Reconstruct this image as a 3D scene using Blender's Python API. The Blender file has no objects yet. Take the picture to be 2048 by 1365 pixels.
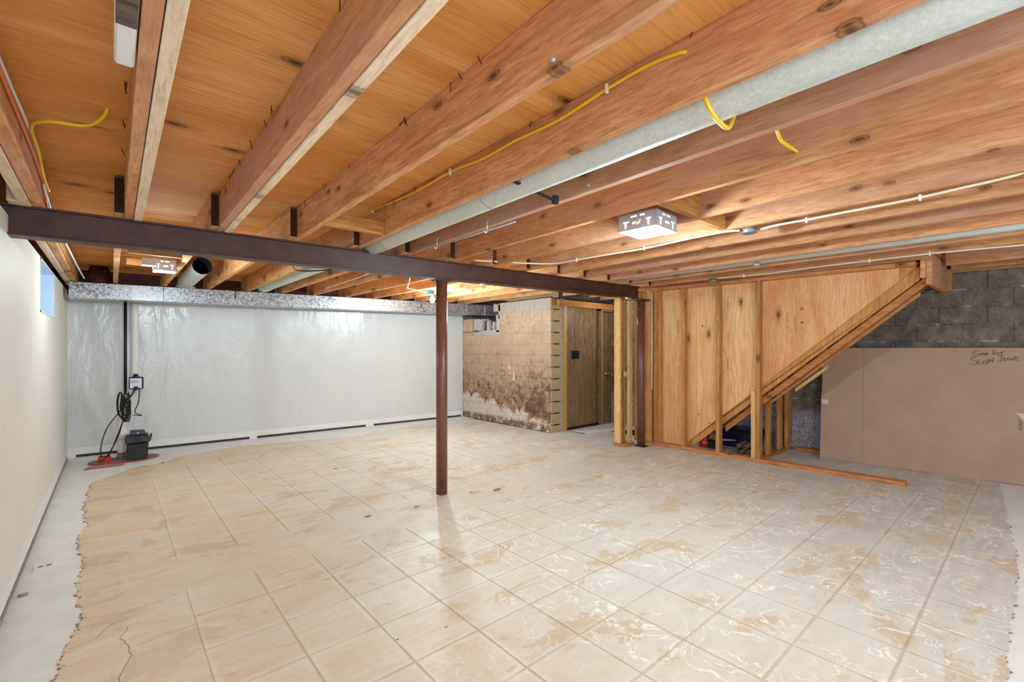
import bpy, bmesh, math, random
from mathutils import Vector, Matrix
random.seed(7)
R = random.Random(11)
sc = bpy.context.scene
COL = sc.collection
# ------------------------------------------------------------------ camera, world, lights, exposure
cam_d = bpy.data.cameras.new('camera'); cam = bpy.data.objects.new('camera', cam_d); COL.objects.link(cam)
cam.location = (0, 0, 1.4); cam.rotation_euler = (math.radians(90), 0, math.radians(-41))
cam_d.sensor_width = 36; cam_d.lens = 920/2048*36; cam_d.shift_y = 14.5/2048; cam_d.clip_start = .02
sc.camera = cam
sc.view_settings.view_transform = 'Standard'; sc.view_settings.look = 'None'
sc.view_settings.exposure = 0.2; sc.view_settings.gamma = 1.0; sc.view_settings.use_curve_mapping = False
try:
    sc.cycles.use_denoising = True; sc.cycles.max_bounces = 8; sc.cycles.diffuse_bounces = 5; sc.cycles.glossy_bounces = 3
    sc.cycles.sample_clamp_indirect = 6
except Exception: pass
w = bpy.data.worlds.new('world'); sc.world = w; w.use_nodes = True
w.node_tree.nodes['Background'].inputs[0].default_value = (.55, .75, 1, 1); w.node_tree.nodes['Background'].inputs[1].default_value = 1.6

def light(name, kind, loc, power, color=(1, 1, 1), size=.1, rot=(0, 0, 0), size_y=None):
    d = bpy.data.lights.new(name, kind); d.energy = power; d.color = color
    if kind == 'AREA':
        d.size = size
        if size_y: d.shape = 'RECTANGLE'; d.size_y = size_y
    else: d.shadow_soft_size = size
    o = bpy.data.objects.new(name, d); COL.objects.link(o); o.location = loc; o.rotation_euler = rot
    return o
light('lamp_light_center', 'POINT', (2.66, 1.70, 2.12), 80, (.78, .94, 1), .05)
light('lamp_light_left', 'POINT', (.37, 5.36, 2.07), 26, (.80, .95, 1), .05)
light('lamp_light_bulb', 'POINT', (3.6, 5.95, 2.06), 82, (.80, .95, 1), .04)
light('lamp_light_far', 'POINT', (3.42, 4.47, 2.10), 26, (.84, .96, 1), .05)
light('lamp_light_next_room', 'POINT', (6.4, 4.5, 2.0), 12, (.9, .97, 1), .08)
light('fill_light_rear', 'POINT', (1.6, -1.3, 2.0), 46, (.76, .93, 1), .12)  # unseen fill light added behind the camera, no fixture there
light('fill_light_rear_right', 'POINT', (4.6, -1.2, 2.0), 38, (.76, .93, 1), .12)  # second added fill behind the camera, also without a fixture
light('rear_cool_fill', 'AREA', (.1, -2.2, 1.5), 98, (.68, .82, 1), 2.2, (math.radians(90), 0, math.radians(-35)), 1.6)  # cool area fill added behind the camera, standing in for daylight

# ------------------------------------------------------------------ materials
def srgb(r, g, b):
    f = lambda c: (c/255/12.92) if c/255 <= .04045 else ((c/255+.055)/1.055)**2.4
    return (f(r), f(g), f(b), 1)
class NT:
    def __init__(s, name):
        s.m = bpy.data.materials.new(name); s.m.use_nodes = True; s.t = s.m.node_tree
        s.b = s.t.nodes['Principled BSDF']
    def n(s, kind, **kw):
        nd = s.t.nodes.new(kind)
        for k, v in kw.items(): setattr(nd, k, v)
        return nd
    def l(s, a, b): s.t.links.new(a, b)
    def pos(s, rnd=0.0, scale=(1, 1, 1)):
        g = s.n('ShaderNodeNewGeometry').outputs['Position']
        if rnd:
            oi = s.n('ShaderNodeObjectInfo'); mu = s.n('ShaderNodeMath', operation='MULTIPLY'); s.l(oi.outputs['Random'], mu.inputs[0]); mu.inputs[1].default_value = rnd
            ad = s.n('ShaderNodeVectorMath', operation='ADD'); s.l(g, ad.inputs[0]); s.l(mu.outputs[0], ad.inputs[1]); g = ad.outputs[0]
        mp = s.n('ShaderNodeVectorMath', operation='MULTIPLY'); s.l(g, mp.inputs[0]); mp.inputs[1].default_value = scale
        return mp.outputs[0]
    def swz(s, vec, order):
        q = s.sep(vec); c = s.n('ShaderNodeCombineXYZ')
        for i, ax in enumerate(order): s.l(q['xyz'.index(ax)], c.inputs[i])
        return c.outputs[0]
    def noise(s, vec, scale=1, detail=4, rough=.6, dist=0):
        n = s.n('ShaderNodeTexNoise'); s.l(vec, n.inputs['Vector']); n.inputs['Scale'].default_value = scale
        n.inputs['Detail'].default_value = detail; n.inputs['Roughness'].default_value = rough; n.inputs['Distortion'].default_value = dist
        return n.outputs['Fac']
    def ramp(s, fac, stops):
        r = s.n('ShaderNodeValToRGB'); s.l(fac, r.inputs[0]); e = r.color_ramp.elements
        while len(e) < len(stops): e.new(.5)
        for el, (p, c) in zip(e, stops):
            el.position = p; el.color = c if len(c) == 4 else (*c, 1)
        return r.outputs[0]
    def mask(s, fac, lo, hi):
        m = s.n('ShaderNodeMapRange'); s.l(fac, m.inputs[0]); m.inputs[1].default_value = lo; m.inputs[2].default_value = hi
        return m.outputs[0]
    def math(s, op, a, b=None):
        m = s.n('ShaderNodeMath', operation=op)
        for i, v in enumerate((a, b)):
            if v is None: continue
            if isinstance(v, (int, float)): m.inputs[i].default_value = v
            else: s.l(v, m.inputs[i])
        return m.outputs[0]
    def mix(s, fac, a, b, mode='MIX'):
        m = s.n('ShaderNodeMix', data_type='RGBA', blend_type=mode)
        if isinstance(fac, (int, float)): m.inputs[0].default_value = fac
        else: s.l(fac, m.inputs[0])
        for i, v in ((6, a), (7, b)):
            if isinstance(v, tuple): m.inputs[i].default_value = v
            else: s.l(v, m.inputs[i])
        return m.outputs[2]
    def sep(s, vec):
        x = s.n('ShaderNodeSeparateXYZ'); s.l(vec, x.inputs[0]); return x.outputs
    def color(s, c):
        if isinstance(c, tuple): s.b.inputs['Base Color'].default_value = c
        else: s.l(c, s.b.inputs['Base Color'])
    def bump(s, h, strength=.3, dist=.01):
        b = s.n('ShaderNodeBump'); s.l(h, b.inputs['Height']); b.inputs['Strength'].default_value = strength; b.inputs['Distance'].default_value = dist
        s.l(b.outputs[0], s.b.inputs['Normal'])
    def set(s, rough=.6, metal=0, spec=None, coat=None):
        s.b.inputs['Roughness'].default_value = rough; s.b.inputs['Metallic'].default_value = metal
        if spec is not None: s.b.inputs['Specular IOR Level'].default_value = spec
        if coat: s.b.inputs['Coat Weight'].default_value = coat
        return s.m
BLK = (0, 0, 0, 1); WHT = (1, 1, 1, 1)

def wood(name, light_c, dark_c, axis='y', knots=True, blotch=None, rough=.62, vary=.25, knot_thr=.16):
    s = NT(name)
    st = {'x': (.12, 1, 1), 'y': (1, .12, 1), 'z': (1, 1, .12)}[axis]
    p = s.pos(9.0, st)
    g1 = s.noise(p, 16, 5, .65, 1.2); g2 = s.noise(p, 70, 3, .7)
    c = s.ramp(g1, [(.3, dark_c), (.5, tuple(.5*(a+b) for a, b in zip(light_c, dark_c))), (.68, light_c)])
    c = s.mix(s.mask(g2, .45, .75), c, tuple(v*.72 for v in dark_c[:3])+(1,))
    m = c
    if blotch:
        m = s.mix(s.mask(s.noise(s.pos(5.0, st), 3.2, 3), .45, .72), m, blotch)
    oi = s.n('ShaderNodeObjectInfo')
    vb = s.n('ShaderNodeMapRange'); s.l(oi.outputs['Random'], vb.inputs[0]); vb.inputs[3].default_value = 1-vary; vb.inputs[4].default_value = 1.06
    hs = s.n('ShaderNodeHueSaturation'); s.l(m, hs.inputs['Color']); s.l(vb.outputs[0], hs.inputs['Value']); m = hs.outputs[0]
    if knots:
        kst = {'x': (.45, 1, 1), 'y': (0, .45, 1), 'z': (1, 1, .45)}[axis]
        v = s.n('ShaderNodeTexVoronoi', feature='F1'); kp = s.pos(9.0, kst)
        if axis == 'y': v.voronoi_dimensions = '2D'; kp = s.swz(kp, 'yz')
        s.l(kp, v.inputs['Vector']); v.inputs['Scale'].default_value = 3.8
        d = v.outputs['Distance']
        kc = tuple(x*.2 for x in dark_c[:3])+(1,); t = knot_thr
        d = s.math('ADD', d, s.math('MULTIPLY', s.math('SUBTRACT', s.noise(p, 30, 3), .5), .05))
        m = s.mix(s.ramp(d, [(t*.15, (.95, .95, .95, 1)), (t*.4, (.5, .5, .5, 1)), (t*.6, (.8, .8, .8, 1)), (t*.68, (.25, .25, .25, 1)), (t*1.5, BLK)]), m, kc)
    m = s.mix(s.math('MULTIPLY', s.mask(s.noise(s.pos(9.0, {'x': (.5, 1, 1), 'y': (1, .5, 1), 'z': (1, 1, .5)}[axis]), 5, 4, .6), .5, .75), .4), m, tuple(x*.66 for x in dark_c[:3])+(1,))
    streak = s.noise(s.pos(9.0, {'x': (.06, 1, 1), 'y': (1, .06, 1), 'z': (1, 1, .06)}[axis]), 24, 2, .5)
    m = s.mix(s.math('MULTIPLY', s.mask(streak, .62, .74), .6), m, tuple(x*.5 for x in dark_c[:3])+(1,))
    s.color(m); s.bump(g2, .15, .003)
    return s.set(max(rough, .75), spec=.12)

M = {}
M['joist'] = wood('joist_wood', srgb(236, 182, 134), srgb(204, 140, 95), 'y', blotch=srgb(206, 162, 142), knot_thr=.085)
M['joist_far'] = wood('joist_far_wood', srgb(240, 190, 134), srgb(216, 152, 98), 'y')
M['pale'] = wood('pale_pine', srgb(252, 232, 206), srgb(246, 216, 184), 'y', knot_thr=.1, vary=.1)
M['studz'] = wood('stud_pine', srgb(226, 168, 104), srgb(196, 132, 72), 'z', knot_thr=.13)
M['studpale'] = wood('stud_pale', srgb(240, 204, 146), srgb(222, 172, 104), 'z', knot_thr=.1, vary=.12)
M['platey'] = wood('plate_pine', srgb(222, 158, 104), srgb(190, 118, 70), 'y', knot_thr=.12)
M['platex'] = wood('block_pine', srgb(226, 168, 104), srgb(196, 130, 70), 'x', knot_thr=.12)
M['darkwood'] = wood('rim_wood', srgb(96, 52, 38), srgb(60, 30, 24), 'x', knots=False)
M['endgrain'] = wood('end_grain', srgb(92, 60, 42), srgb(58, 36, 26), 'z', knots=False)
M['greywood'] = wood('grey_wood', srgb(132, 116, 108), srgb(96, 82, 76), 'x', knots=False)

def plywood(name, a, b, c, axis, scale=7):
    s = NT(name)
    st = {'x': (.22, 1, 1), 'z': (1, 1, .22)}[axis]
    p = s.pos(6.0, st)
    base = s.noise(p, 2.4, 3, .5, 1.5)
    wv = s.n('ShaderNodeTexWave', wave_type='BANDS', bands_direction='Y' if axis == 'x' else 'Y'); s.l(p, wv.inputs['Vector'])
    wv.inputs['Scale'].default_value = scale; wv.inputs['Distortion'].default_value = 14; wv.inputs['Detail'].default_value = 3; wv.inputs['Detail Scale'].default_value = 1.2
    col = s.ramp(base, [(.3, a), (.55, b), (.75, c)])
    col = s.mix(s.math('MULTIPLY', s.mask(wv.outputs['Fac'], .45, .95), (.12 if axis == 'x' else .3)), col, tuple(v*.62 for v in a[:3])+(1,))
    fine = s.noise(s.pos(6.0, {'x': (.05, 1, 1), 'z': (1, 1, .05)}[axis]), 90, 3, .7)
    col = s.mix(s.math('MULTIPLY', s.mask(fine, .5, .75), .5), col, tuple(v*.45 for v in a[:3])+(1,))
    v = s.n('ShaderNodeTexVoronoi', feature='F1'); v.voronoi_dimensions = '2D'; s.l(s.swz(s.pos(6.0, {'x': (.45, 1, 0), 'z': (0, 1, .45)}[axis]), 'xy' if axis == 'x' else 'yz'), v.inputs['Vector']); v.inputs['Scale'].default_value = 2.1
    col = s.mix(s.ramp(v.outputs['Distance'], [(.018, (.95, .95, .95, 1)), (.03, (.5, .5, .5, 1)), (.045, (.75, .75, .75, 1)), (.052, (.3, .3, .3, 1)), (.12, BLK)]), col, tuple(x*.13 for x in a[:3])+(1,))
    s.color(col); s.bump(fine, .12, .002)
    return s.set(.75, spec=.12)
M['ply_ceiling'] = plywood('ceiling_plywood', srgb(216, 142, 72), srgb(228, 162, 92), srgb(238, 180, 116), 'x')
M['ply_wall'] = plywood('wall_plywood', srgb(228, 172, 112), srgb(240, 192, 132), srgb(246, 206, 152), 'z', 5)
M['ply_wavy'] = plywood('wavy_plywood', srgb(220, 152, 98), srgb(236, 176, 122), srgb(242, 190, 140), 'z', 13)

def floor_mat(name, tiled):
    s = NT(name); P = s.pos()
    x, y, z = s.sep(P)[0:3]
    big = s.noise(P, .9, 4, .6); med = s.noise(P, 4.0, 5, .65, .6); fine = s.noise(P, 60, 3, .7)
    streak = s.noise(s.pos(0, (1, 5, 1)), 2.2, 4, .6, 1)
    # residue shifts from tan by the left wall to grey by the stairs
    drift = s.math('ADD', s.mask(s.math('SUBTRACT', x, s.math('MULTIPLY', y, .25)), -1.2, 4.8), s.math('MULTIPLY', s.math('SUBTRACT', big, .5), .9))
    base = s.ramp(drift, [(.0, srgb(226, 202, 168)), (.28, srgb(220, 212, 195)), (.6, srgb(221, 220, 212)), (1.0, srgb(198, 199, 196))])
    base = s.mix(s.math('MULTIPLY', s.mask(streak, .42, .66), .55), base, srgb(232, 230, 222))
    stain = s.math('MULTIPLY', s.mask(s.noise(s.pos(0, (1, 1.6, 1)), 1.9, 5, .62, .5), .56, .6), .7)
    base = s.mix(stain, base, srgb(206, 186, 156))
    base = s.mix(s.math('MULTIPLY', s.mask(med, .5, .72), .3), base, srgb(204, 184, 156))
    base = s.mix(s.math('MULTIPLY', s.mask(fine, .5, .8), .2), base, srgb(184, 166, 142))
    if tiled:
        # pale adhesive swirls inside the tile squares
        ring = s.noise(s.pos(0, (1, 1, 1)), 5.2, 3, .55, .9)
        line = s.ramp(s.math('ABSOLUTE', s.math('SUBTRACT', ring, .5)), [(0, WHT), (.007, WHT), (.016, BLK)])
        where = s.mask(s.noise(P, 1.7, 2), .42, .52)
        zone = s.mask(s.math('SUBTRACT', x, s.math('MULTIPLY', y, .35)), .1, 1.4)
        base = s.mix(s.math('MULTIPLY', s.math('MULTIPLY', line, where), s.math('MULTIPLY', zone, .9)), base, srgb(252, 250, 244))
        tx = s.math('ABSOLUTE', s.math('SUBTRACT', s.math('FRACT', s.math('DIVIDE', s.math('SUBTRACT', x, TX0), TS)), .5))
        ty = s.math('ABSOLUTE', s.math('SUBTRACT', s.math('FRACT', s.math('DIVIDE', s.math('SUBTRACT', y, TY0), TSY)), .5))
        edge = s.math('ADD', s.math('MAXIMUM', tx, ty), s.math('MULTIPLY', s.math('SUBTRACT', med, .5), .05))
        base = s.mix(s.math('MULTIPLY', s.math('MULTIPLY', s.mask(edge, .40, .455), s.mask(s.noise(P, 2.6, 3), .4, .6)), .45), base, srgb(236, 236, 230))
        base = s.mix(s.math('MULTIPLY', s.mask(edge, .470, .5), .6), base, srgb(186, 162, 130))
    s.color(base); s.bump(fine, .12, .003)
    rr = s.mask(med, .3, .8); rm = s.n('ShaderNodeMapRange'); s.l(rr, rm.inputs[0]); rm.inputs[3].default_value = .34; rm.inputs[4].default_value = .6
    s.l(rm.outputs[0], s.b.inputs['Roughness']); s.b.inputs['Specular IOR Level'].default_value = .45
    return s.m
TS = .348; TX0 = .668; TSY = .352; TY0 = .767
M['slab'] = floor_mat('old_slab', False); M['tile'] = floor_mat('tile_residue', True)

def simple(name, c, rough=.6, metal=0, var=None, vs=20, bump=0, spec=None, coat=None, emit=None):
    s = NT(name)
    if var:
        s.color(s.mix(s.mask(s.noise(s.pos(), vs, 4, .65), .35, .7), c, var))
    else: s.color(c)
    if bump: s.bump(s.noise(s.pos(), vs*2, 4), bump, .004)
    if emit: s.b.inputs['Emission Color'].default_value = emit[0]; s.b.inputs['Emission Strength'].default_value = emit[1]
    return s.set(rough, metal, spec, coat)
M['concrete'] = simple('new_concrete', srgb(238, 240, 238), .65, var=srgb(226, 228, 226), vs=5, bump=.1)
M['groove'] = simple('joint_dirt', srgb(178, 154, 118), .8, var=srgb(140, 116, 84), vs=30)
M['edge_dark'] = simple('broken_edge', srgb(120, 112, 96), .9, var=srgb(160, 150, 128), vs=60)
M['steel'] = simple('brown_steel_paint', srgb(80, 50, 43), .45, var=srgb(62, 35, 31), vs=9, spec=.4)
M['post'] = simple('post_paint', srgb(120, 76, 62), .34, var=srgb(106, 64, 52), vs=14, spec=.5)
M['white'] = simple('white_plastic', srgb(236, 236, 234), .4)
M['pvc'] = simple('pvc_pipe', srgb(228, 226, 218), .35)
M['black'] = simple('black_plastic', srgb(27, 27, 29), .45)
M['blackmat'] = simple('drain_board', srgb(34, 34, 36), .7, var=srgb(80, 78, 76), vs=70)
M['red'] = simple('red_plastic', srgb(214, 30, 34), .4)
M['blue'] = simple('blue_plastic', srgb(44, 48, 92), .4)
M['cyan'] = simple('blue_box_plastic', srgb(70, 170, 214), .4)
M['yellow'] = simple('yellow_sheath', srgb(236, 196, 36), .4)
M['orange'] = simple('orange_sheath', srgb(222, 120, 62), .5)
M['cablewhite'] = simple('white_sheath', srgb(228, 214, 190), .5)
M['nail'] = simple('nail_steel', srgb(48, 40, 42), .5, .6)
M['dullmetal'] = simple('dull_zinc', srgb(128, 130, 130), .5, .4)
M['brass'] = simple('brass', srgb(190, 160, 96), .25, 1)
M['cardboard'] = simple('cardboard', srgb(184, 154, 134), .85, var=srgb(176, 146, 126), vs=3)
M['ink'] = simple('marker_ink', srgb(56, 44, 40), .8)
M['stamp'] = simple('stamp_ink', srgb(150, 98, 66), .8)
M['tape'] = simple('clear_tape', srgb(206, 184, 170), .3)
M['paper'] = simple('dirty_board', srgb(184, 168, 160), .7, var=srgb(140, 122, 114), vs=40)
M['lid'] = simple('sump_lid', srgb(116, 104, 98), .7, var=srgb(146, 134, 126), vs=18)
M['darkvoid'] = simple('dark_inside', srgb(22, 20, 20), .9)  # near-black colour standing in for the shade inside hollows
M['lamp'] = simple('lamp_glow', WHT, .5, emit=((1, .98, .94, 1), 9))
M['lampsoft'] = simple('lamp_slot_glow', WHT, .5, emit=((1, .98, .95, 1), 2.5))
M['fixture'] = simple('fixture_metal', srgb(196, 198, 208), .35, .35)
M['rug'] = simple('rolled_mat', srgb(146, 132, 118), .9, var=srgb(112, 102, 92), vs=60)
M['floorwhite'] = simple('next_room_floor', srgb(224, 226, 228), .5)
M['trimwood'] = simple('yellow_trim', srgb(206, 168, 104), .5, var=srgb(190, 148, 84), vs=12)
M['mortar'] = simple('mortar', srgb(176, 166, 152), .9, var=srgb(146, 132, 118), vs=30, bump=.4)
M['mortar_dark'] = simple('mortar_dark', srgb(84, 80, 78), .9, var=srgb(60, 57, 56), vs=30, bump=.4)
M['bagwhite'] = simple('white_bag', srgb(172, 168, 190), .35, bump=.5, var=srgb(124, 120, 150), vs=14)
M['tarp'] = simple('navy_tarp', srgb(24, 28, 66), .35, bump=.4, vs=12)
M['reddark'] = simple('red_brown_rim', srgb(92, 44, 40), .8, var=srgb(56, 26, 26), vs=14)

def galv(name, a, b, scale, metal=.55, rough=.4):
    s = NT(name); v = s.n('ShaderNodeTexVoronoi', feature='F1'); s.l(s.pos(), v.inputs['Vector']); v.inputs['Scale'].default_value = scale
    bw = s.n('ShaderNodeRGBToBW'); s.l(v.outputs['Color'], bw.inputs[0])
    c = s.mix(bw.outputs[0], a, b); c = s.mix(s.math('MULTIPLY', s.mask(s.noise(s.pos(), 2.5, 3), .4, .7), .25), c, srgb(236, 238, 236))
    s.color(c); rm = s.n('ShaderNodeMapRange'); s.l(bw.outputs[0], rm.inputs[0]); rm.inputs[3].default_value = rough-.08; rm.inputs[4].default_value = rough+.15
    s.l(rm.outputs[0], s.b.inputs['Roughness']); s.b.inputs['Metallic'].default_value = metal
    return s.m
M['galv'] = galv('galvanised_round', srgb(192, 196, 190), srgb(216, 220, 212), 110, .3, .55)
M['galvduct'] = galv('galvanised_duct', srgb(88, 92, 100), srgb(226, 230, 234), 55, .6, .35)

def membrane(name, c, axis):
    s = NT(name); P = s.pos()
    wr = s.noise(s.pos(0, (1, 1, .35)), 3.0, 3, .5, .8)
    v = s.n('ShaderNodeTexVoronoi', feature='SMOOTH_F1'); s.l(P, v.inputs['Vector']); v.inputs['Scale'].default_value = 26
    h = s.math('ADD', s.math('MULTIPLY', wr, 1.4), s.math('MULTIPLY', v.outputs['Distance'], .10))
    s.color(s.mix(s.mask(s.noise(P, 1.2, 3), .35, .7), c, tuple(q*.95 for q in c[:3])+(1,)))
    s.bump(h, .30, .05)
    return s.set(.22 if axis == 'x' else .55, spec=.5 if axis == 'x' else .25)
M['membrane'] = membrane('white_wall_membrane', srgb(220, 223, 224), 'x')
M['membrane_left'] = membrane('ribbed_wall_membrane', srgb(232, 228, 220), 'y')

def blockmat_brown():
    s = NT('brown_block'); P = s.pos(); x, y, z = s.sep(P)[0:3]
    n1 = s.noise(P, 1.6, 4, .6, .5); n2 = s.noise(P, 9, 5, .7, .6); n3 = s.noise(P, 50, 4, .7)
    c = s.ramp(n2, [(.3, srgb(186, 150, 120)), (.5, srgb(212, 180, 150)), (.7, srgb(226, 200, 174))])
    zz = s.math('ADD', z, s.math('MULTIPLY', s.math('SUBTRACT', n1, .5), 1.3))
    zz2 = s.math('ADD', z, s.math('MULTIPLY', s.math('SUBTRACT', s.noise(s.pos(0, (1, 1, 1)), 3.4, 5, .7, .4), .5), .95))
    brown = s.ramp(zz, [(.15, WHT), (.45, WHT), (1.15, (.25, .25, .25, 1)), (1.5, BLK)])
    # ramp positions are capped at 1, so scale the height first
    br = s.math('SUBTRACT', 1.0, s.mask(zz, .85, 1.75))
    c = s.mix(s.math('MULTIPLY', br, s.mask(n2, .35, .62)), c, srgb(118, 86, 64))
    rust = s.math('MULTIPLY', s.math('SUBTRACT', 1.0, s.mask(zz, .62, 1.0)), s.mask(s.noise(P, 4.5, 5, .7, 1.0), .42, .6)); c = s.mix(s.math('MULTIPLY', rust, .75), c, srgb(84, 58, 46))
    low = s.math('SUBTRACT', 1.0, s.mask(s.math('ADD', zz2, s.math('MULTIPLY', s.math('SUBTRACT', 6.2, y), .13)), .24, .34))
    c = s.mix(s.math('MULTIPLY', low, s.mask(n3, .3, .5)), c, srgb(214, 204, 192))
    foot = s.math('MULTIPLY', s.math('SUBTRACT', 1.0, s.mask(z, .10, .14)), s.mask(n2, .42, .5))
    c = s.mix(foot, c, srgb(128, 102, 84))
    top = s.mask(s.math('ADD', z, s.math('MULTIPLY', s.math('SUBTRACT', n1, .5), .4)), 1.95, 2.1)
    c = s.mix(s.math('MULTIPLY', top, .8), c, srgb(196, 186, 178))
    c = s.mix(s.math('MULTIPLY', s.mask(n3, .62, .72), .5), c, srgb(226, 214, 198))
    s.color(c); s.bump(s.math('ADD', n3, n2), .45, .012); return s.set(.92, spec=.2)
M['block_brown'] = blockmat_brown()
def blockmat_dark():
    s = NT('dark_block'); P = s.pos(); x, y, z = s.sep(P)[0:3]
    n2 = s.noise(P, 7, 5, .7, .6); n3 = s.noise(P, 60, 4, .75); n1 = s.noise(P, 2.2, 3)
    c = s.ramp(n2, [(.3, srgb(84, 76, 70)), (.5, srgb(116, 106, 96)), (.72, srgb(146, 132, 122))])
    zj = s.math('ABSOLUTE', s.math('SUBTRACT', s.math('FRACT', s.math('DIVIDE', s.math('SUBTRACT', z, .13), .1928)), .5))
    c = s.mix(s.math('MULTIPLY', s.mask(n3, .55, .7), .5), c, srgb(166, 160, 154))
    c = s.mix(s.math('MULTIPLY', s.mask(zj, .455, .49), s.mask(n2, .5, .62)), c, srgb(206, 202, 200))
    low = s.math('SUBTRACT', 1.0, s.mask(s.math('ADD', z, s.math('MULTIPLY', s.math('SUBTRACT', n1, .5), .25)), .5, .62))
    c = s.mix(s.math('MULTIPLY', low, s.mask(n3, .42, .55)), c, srgb(176, 176, 190))
    s.color(c); s.bump(s.math('ADD', n3, n2), .5, .012); return s.set(.92, spec=.2)
M['block_dark'] = blockmat_dark()
M['block_end'] = simple('block_end_face', srgb(198, 176, 130), .92, var=srgb(176, 154, 112), vs=14, bump=.4)
M['block_light'] = simple('chipped_block', srgb(206, 198, 190), .92, var=srgb(176, 166, 158), vs=16, bump=.5)
def panelmat():
    s = NT('oak_panelling'); p = s.pos(7.0, (1, 1, .1))
    g = s.noise(p, 26, 5, .65, 2.0); f = s.noise(p, 110, 3, .7)
    c = s.ramp(g, [(.3, srgb(96, 74, 46)), (.5, srgb(142, 116, 78)), (.68, srgb(172, 146, 104))])
    c = s.mix(s.math('MULTIPLY', s.mask(f, .5, .75), .5), c, srgb(84, 62, 38)); s.color(c); return s.set(.4, spec=.4)
M['panel'] = panelmat()

# ------------------------------------------------------------------ mesh helpers
class MB:
    def __init__(s): s.v = []; s.f = []; s.sm = False
    def hexa(s, p):
        i = len(s.v); s.v += [tuple(q) for q in p]
        s.f += [tuple(i+k for k in f) for f in ((0, 3, 2, 1), (4, 5, 6, 7), (0, 1, 5, 4), (1, 2, 6, 5), (2, 3, 7, 6), (3, 0, 4, 7))]; return s
    def box(s, x0, x1, y0, y1, z0, z1):
        return s.hexa([(x0, y0, z0), (x1, y0, z0), (x1, y1, z0), (x0, y1, z0), (x0, y0, z1), (x1, y0, z1), (x1, y1, z1), (x0, y1, z1)])
    def prism(s, pts, ext):
        n = len(pts); i = len(s.v); e = Vector(ext)
        s.v += [tuple(p) for p in pts] + [tuple(Vector(p)+e) for p in pts]
        s.f.append(tuple(range(i+n-1, i-1, -1))); s.f.append(tuple(range(i+n, i+2*n)))
        for k in range(n): s.f.append((i+k, i+(k+1) % n, i+n+(k+1) % n, i+n+k))
        return s
    def tube(s, path, r, n=8, cap=True, smooth=True):
        s.sm = smooth; P = [Vector(p) for p in path]; rings = []; up = None
        for k, p in enumerate(P):
            t = (P[min(k+1, len(P)-1)]-P[max(k-1, 0)]).normalized()
            if up is None:
                up = Vector((0, 0, 1)) if abs(t.z) < .9 else Vector((1, 0, 0))
            a = (up - t*up.dot(t))
            if a.length < 1e-4: a = t.orthogonal()
            a.normalize(); b = t.cross(a); up = a
            rr = r[k] if isinstance(r, (list, tuple)) else r
            i = len(s.v); s.v += [tuple(p+a*rr*math.cos(2*math.pi*j/n)+b*rr*math.sin(2*math.pi*j/n)) for j in range(n)]; rings.append(i)
        for a, b in zip(rings, rings[1:]):
            for j in range(n): s.f.append((a+j, a+(j+1) % n, b+(j+1) % n, b+j))
        if cap:
            s.f.append(tuple(rings[0]+j for j in reversed(range(n)))); s.f.append(tuple(rings[-1]+j for j in range(n)))
        return s
    def mesh(s, name, mat, off=(0, 0, 0)):
        me = bpy.data.meshes.new(name); o = Vector(off)
        me.from_pydata([tuple(Vector(v)-o) for v in s.v], [], s.f); me.materials.append(M[mat]); me.update()
        bm = bmesh.new(); bm.from_mesh(me); bmesh.ops.recalc_face_normals(bm, faces=bm.faces); bm.to_mesh(me); bm.free()
        if s.sm:
            for p in me.polygons: p.use_smooth = len(p.vertices) == 4
        return me
    def build(s, name, mat, parent=None, at=None, bevel=0, kind=None, label=None, cat=None, group=None):
        off = Vector(at) if at is not None else (wloc(parent) if parent else Vector((0, 0, 0)))
        o = bpy.data.objects.new(name, s.mesh(name, mat, off)); COL.objects.link(o)
        if parent: o.parent = parent; o.location = off - wloc(parent)
        else: o.location = off
        if bevel:
            b = o.modifiers.new('bevel', 'BEVEL'); b.width = bevel; b.segments = 1; b.limit_method = 'ANGLE'
        return tag(o, kind, label, cat, group)
def wloc(o):
    v = Vector(o.location)
    while o.parent: o = o.parent; v += Vector(o.location)
    return v
def tag(o, kind=None, label=None, cat=None, group=None):
    if kind: o['kind'] = kind
    if label: o['label'] = label
    if cat: o['category'] = cat
    if group: o['group'] = group
    return o
def thing(name, loc, label=None, cat=None, group=None, kind=None):
    o = bpy.data.objects.new(name, None); o.empty_display_size = .05; COL.objects.link(o); o.location = loc
    return tag(o, kind, label, cat, group)
def B(*a): return MB().box(*a)
def smooth_path(pts, n=6):
    P = [Vector(p) for p in pts]; P = [P[0]]+P+[P[-1]]; out = []
    for i in range(1, len(P)-2):
        for k in range(n):
            t = k/n
            out.append(.5*((2*P[i])+(-P[i-1]+P[i+1])*t+(2*P[i-1]-5*P[i]+4*P[i+1]-P[i+2])*t*t+(-P[i-1]+3*P[i]-3*P[i+1]+P[i+2])*t**3))
    out.append(P[-2]); return out
def clamp(v, a=0, b=1): return max(a, min(b, v))
def zb(x, y): return 2.27-.08*(1-clamp((x+.45)/6.4))*clamp(y/3.7)      # underside of the joists (the floor above sags to the left)
JH = .215

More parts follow.
